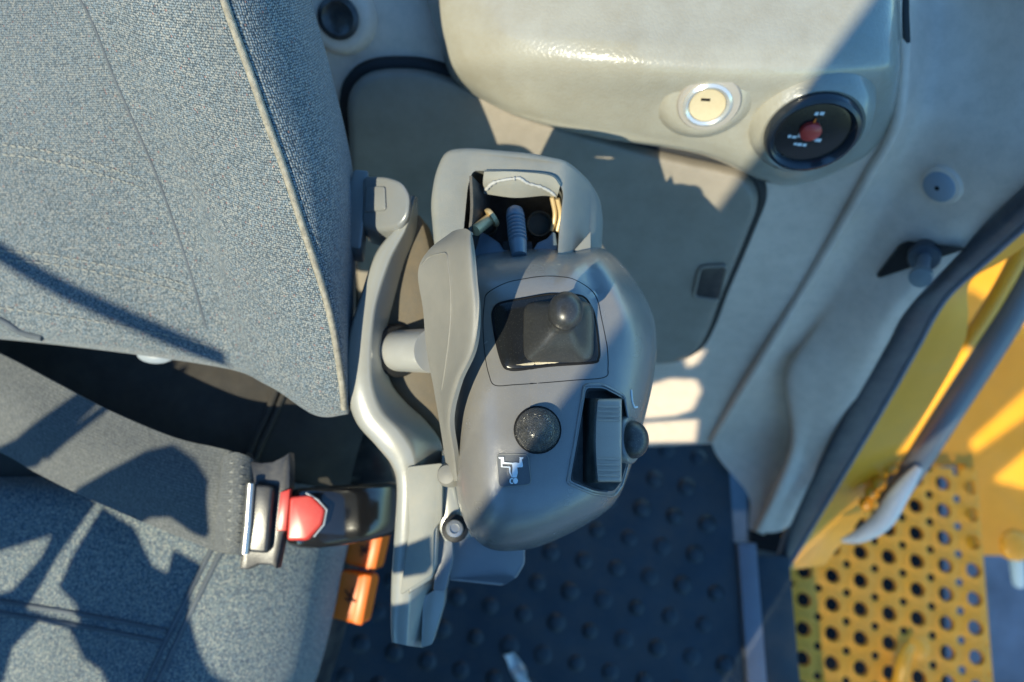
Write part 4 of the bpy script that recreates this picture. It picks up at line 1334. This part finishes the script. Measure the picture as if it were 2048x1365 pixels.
# gaiter
g0, g1 = P(1037, 497, .458), P(1029, 416, .474)
ax = (g1 - g0).normalized()
LN = (g1 - g0).length
prof = [(0.0050, -0.006), (0.0060, 0.004), (0.0060, 0.0045)]
nr = 7
for k in range(nr):
    h0 = 0.006 + k * (LN - 0.013) / nr
    st = (LN - 0.013) / nr
    prof += [(0.0052, h0), (0.0064, h0 + st * .3), (0.0064, h0 + st * .6)]
prof += [(0.0062, LN - 0.006), (0.0056, LN - 0.0025), (0.0036, LN - 0.0005), (0.0008, LN)]
lathe('gaiter', g0, ax, prof, RUBBER if False else FORK, ho, seg=24)
prism('gaiter_base', [H(a, b, .700) for a, b in rounded([(1005, 482), (1064, 482), (1066, 500), (1006, 502)], 4, 2)], Vector((0, 0, -0.008)), RUBBER, ho, 0.001)
# bolt
b0, b1 = P(950, 462, .462), P(983, 436, .474)
tube('bolt_shank', [b0, b1], 0.0040, BRASS, ho, seg=14)
ax = (b1 - b0).normalized()
lathe('bolt_washer', b1, (ax + Vector((0.1, -.2, .5))).normalized(), [(0.0072, -0.001), (0.0074, 0.001), (0.0066, 0.002), (0.002, 0.0022)], BRASS, ho, seg=20)
# tubes behind
lathe('bushing', P(1079, 448, .487), Vector((0, -.35, 1)), [(0.0095, -0.015), (0.0095, 0.0), (0.0088, 0.0012), (0.0078, 0.0), (0.0076, -0.010)], WEBPL, ho, seg=28)
lathe('bushing', P(972, 450, .493), Vector((0, -.35, 1)), [(0.0085, -0.015), (0.0085, 0.0), (0.0078, 0.0012), (0.0068, 0.0), (0.0066, -0.010)], WEBPL, ho, seg=28)
# cable pair
tube('cable', [P(1104, 395, .475), P(1110, 430, .482), P(1104, 462, .486)], 0.0017, BRASS, ho, seg=8, n=10)
tube('cable', [P(1115, 398, .475), P(1121, 432, .482), P(1114, 464, .486)], 0.0017, BRASS, ho, seg=8, n=10)
# fork joining the pod
fk = [(930, 462), (952, 458), (975, 468), (998, 484), (1008, 498), (1066, 498), (1075, 484), (1094, 476), (1106, 462), (1112, 466), (1120, 520), (1120, 545), (925, 545)]
prism('fork', [H(a, b, .700) for a, b in fk], Vector((0, 0, -0.012)), FORK, ho, 0.002)
# small flap on the right shoulder
prism('shoulder_plate', [H(a, b, .706) for a, b in [(1150, 498), (1182, 462), (1182, 520), (1150, 520)]], Vector((0, 0, -0.01)), HOUS, ho, 0.001)

# ================================================================== SUPPORT ARM
arm = thing('support_arm', 'curved beige metal support arm between the seat and the pod', 'support arm', P(800, 1200, .60))
C3 = [((826, 394), (831, 392), (836, 396), .492), ((797, 448), (816, 452), (834, 462), .492), ((752, 505), (782, 518), (808, 530), .490), ((722, 590), (755, 600), (786, 610), .488),
      ((700, 660), (746, 660), (774, 662), .487), ((692, 720), (743, 718), (773, 715), .487), ((694, 785), (746, 772), (782, 765), .487), ((712, 845), (764, 822), (812, 805), .488),
      ((752, 892), (802, 862), (852, 842), .489), ((783, 932), (828, 903), (882, 885), .491), ((793, 975), (833, 952), (884, 930), .494), ((789, 1060), (828, 1050), (880, 1040), .500),
      ((783, 1150), (824, 1150), (870, 1150), .507), ((781, 1240), (819, 1242), (856, 1245), .514), ((783, 1285), (816, 1292), (846, 1296), .518)]
arm_rows = []
def mixp(a, b, t):
    return (a[0] + (b[0] - a[0]) * t, a[1] + (b[1] - a[1]) * t)
for l, c_, r_, d in C3:
    q = lambda p, dd: (p[0], p[1], dd)
    arm_rows.append([q((l[0] + 1, l[1]), d + .045), q(l, d + .006), q(mixp(l, c_, .05), d + .0022), q(mixp(l, c_, .13), d + .0004), q(mixp(l, c_, .86), d - .0004), q(mixp(l, c_, .95), d + .0002),
                     q(mixp(c_, r_, .06), d + .0022), q(mixp(c_, r_, .92), d + .020), q(r_, d + .024), q((r_[0] - 1, r_[1]), d + .05)])
armo, ARMB, _ = patch('arm', arm_rows, 42, 120, ARM, arm, 0.003, smooth=55, crisp=True)
# web plate
wb = [(812, 450), (838, 430), (860, 500), (880, 600), (900, 800), (890, 900), (860, 870), (800, 830), (760, 780), (745, 690), (760, 610), (790, 520)]
prism('web', [P(a, b, .512 + (b - 430) * .00002) for a, b in dense(wb, 50, True)], Vector((0.004, 0, -0.02)), WEBPL, arm, 0.002)
# mounting block on the seat side
prism('mount_plate', [P(a, b, .505) for a, b in rounded([(706, 338), (738, 340), (730, 420), (722, 500), (690, 490), (690, 400)], 8, 3)], Vector((-0.004, 0, -0.03)), ARM2, arm, 0.003)
prism('mount_boss', [P(a, b, .486 + (805 - a) * .00022) for a, b in rounded([(724, 350), (772, 350), (806, 362), (822, 392), (818, 432), (800, 456), (764, 462), (722, 452)], 14, 4)],
      Vector((-0.002, 0, -0.034)), ARM2, arm, 0.0085, 4)
prism('boss_flat', [P(a, b, .4835 + (805 - a) * .00022) for a, b in rounded([(730, 372), (770, 372), (772, 420), (728, 424)], 6, 3)], Vector((0, 0, -0.006)), ARM2, arm, 0.0015, 2)
# pin
p0, p1 = P(792, 702, .515), P(868, 702, .470)
ax = (p1 - p0).normalized()
LN2 = (p1 - p0).length
lathe('pin', p0, ax, [(0.0155, 0.0), (0.0155, LN2)], CHROME, arm, seg=36)
lathe('pin_bushing', p0, ax, [(0.0200, -0.006), (0.0200, 0.004), (0.0185, 0.006), (0.0156, 0.006)], RUBBER, arm, seg=36)
lathe('pin_tag', P(842, 765, .53), Vector((0, 0, 1)), [(0.0045, -0.01), (0.0045, 0), (0.003, 0.002), (0.001, 0.002)], ORANGE, arm, seg=12)
# lower bracket block
prism('lower_block', [P(a, b, .490 + (b - 930) * .00005) for a, b in rounded([(812, 934), (886, 926), (884, 1040), (868, 1060), (866, 1150), (800, 1192), (818, 1060)], 8, 3)], Vector((0, 0, -0.03)), HOUS, arm, 0.005, 2)
prism('lower_facet', [P(a, b, .498 + (b - 1040) * .00004) for a, b in [(820, 1052), (878, 1028), (872, 1130), (862, 1160), (816, 1190)]], Vector((0, 0, -0.02)), ARM, arm, 0.003, 2)
prism('toe_side', [P(a, b, .525) for a, b in rounded([(846, 1195), (892, 1165), (888, 1210), (864, 1290), (842, 1296)], 6, 3)], Vector((0, 0, -0.02)), ARM, arm, 0.004)
br = [(884, 900), (908, 960), (925, 1040), (945, 1075), (890, 1085), (878, 1060), (880, 980)]
prism('rear_plate', [P(a, b, .50) for a, b in br], Vector((0, 0, -0.02)), ARM, arm, 0.002)
prism('dark_link', [P(a, b, .512) for a, b in rounded([(880, 1062), (904, 1056), (906, 1120), (890, 1184), (866, 1182), (872, 1110)], 6, 3)], Vector((0, 0, -0.02)), RAILM, arm, 0.003)
prism('end_box', [P(a, b, .520 + (.012 if a > 1010 else 0)) for a, b in rounded([(895, 1070), (1000, 1062), (1050, 1068), (1050, 1128), (1034, 1156), (1004, 1173), (898, 1162)], 6, 3)], Vector((0, 0, -0.03)), RAILM, arm, 0.005, 3)
c = P(909, 1058, .487)
lathe('cap_screw', c, (CAM - c).normalized(), [(0.0062, -0.012), (0.0064, 0.0), (0.0058, 0.0016), (0.0034, 0.0018), (0.0032, 0.0006), (0.0005, 0.0006)], STEEL, arm, seg=24)
lathe('screw_washer', c - Vector((0, 0, .006)), Vector((0, 0, 1)), [(0.0098, -0.002), (0.0098, 0.001), (0.0088, 0.0018), (0.003, 0.0018)], RUBBER, arm, seg=24)

# scrap on the floor
scrap_rows = []
for i in range(6):
    t = i / 5
    cx, cy = 1018 + 34 * t, 1308 + 66 * t
    w = 9 + 5 * math.sin(t * 3)
    scrap_rows.append([H(cx + (k - 2) * w * .5 + random.uniform(-3, 3), cy - (k - 2) * w * .16 + random.uniform(-3, 3), .004 + random.uniform(0, .012)) for k in range(5)])
scrap, _, _ = patch('paper_scrap', scrap_rows, 14, 20, PALE, None, 0.0006, smooth=40, px=False)
tag(scrap, 'pale crumpled scrap lying on the studded floor mat', 'scrap')
# trim piece at the foot of the wall
# ================================================================== ADDED SHADE PLATES (unseen; outlines shaped to shade cushion, belt and arm)
def toward_sun_at(p, z):
    return p + TO_SUN * ((z - p.z) / TO_SUN.z)
blocker = thing('shade_cluster', 'black dash panels, unseen, added to shade cushion, belt and arm', 'blocker', Vector((-0.65, -0.45, 0.98)))  # unseen plates, outlined by the shade they are added to cast
def shade_plate(zz, poly, lift, holes=()):
    o = prism('panel', [toward_sun_at(lift(a, b), zz) for a, b in poly], Vector((0, 0, -0.010)), BLACKPL, blocker)
    for h in holes:
        pts = [toward_sun_at(lift(a, b), zz) for a, b in h]
        boolean(o, prism_bm([p + TO_SUN * .05 for p in pts], TO_SUN * -0.13))
on_belt = lambda a, b: P(a, b, .577)
on_cushion = lambda a, b: P(a, b, .615)
shade_plate(1.04, [(150, 784), (190, 806), (125, 868), (60, 932), (-120, 990), (-120, 950), (0, 892)], on_belt)
shade_plate(1.06, [(204, 808), (216, 814), (88, 916), (72, 908)], on_belt)
shade_plate(1.02, [(140, 985), (221, 938), (305, 894), (358, 882), (412, 908), (446, 941), (440, 1050), (412, 1042), (366, 1010), (320, 1016), (282, 1040), (240, 1030)], on_belt)
shade_plate(0.98, [(-160, 850), (0, 912), (60, 950), (156, 998), (273, 1048), (430, 1112), (408, 1160), (404, 1208), (412, 1231), (450, 1315), (490, 1370), (520, 1440), (-160, 1440)], on_cushion,
            [[(-40, 1120), (0, 1108), (92, 1078), (76, 1118), (15, 1186), (-40, 1200)],
             [(60, 1206), (110, 1120), (190, 1004), (202, 1012), (146, 1108), (116, 1176), (154, 1206), (166, 1242), (54, 1220)],
             [(272, 1042), (366, 1080), (352, 1132), (320, 1118)],
             [(0, 1440), (12, 1365), (30, 1292), (84, 1238), (145, 1254), (184, 1306), (222, 1322), (262, 1370), (300, 1440)]])
shade_plate(0.90, [(600, 900), (830, 900), (830, 1450), (560, 1450)], lambda a, b: H(a, b, 0.0))
for zz, poly in [(0.97, [(770, 1218), (900, 1185), (900, 1340), (770, 1340)]), (0.99, [(772, 1092), (884, 1046), (884, 1108), (772, 1128)])]:
    prism('panel', [toward_sun_at(P(a, b, .51), zz) for a, b in poly], Vector((0, 0, -0.012)), BLACKPL, blocker)  # unseen plates added to shade bands of the arm
gh = tube('shadow_bar', [q + TO_SUN * 1.1 for q in on(BACK, dense([(-150, 400), (0, 505), (120, 575), (260, 640), (450, 722)], 20))], 0.0085, BLACKPL, None, seg=10)  # unseen bar added to cast the shadow stripe on the backrest
tag(gh, 'unseen thin black bar added to cast a stripe on the backrest', 'bar')
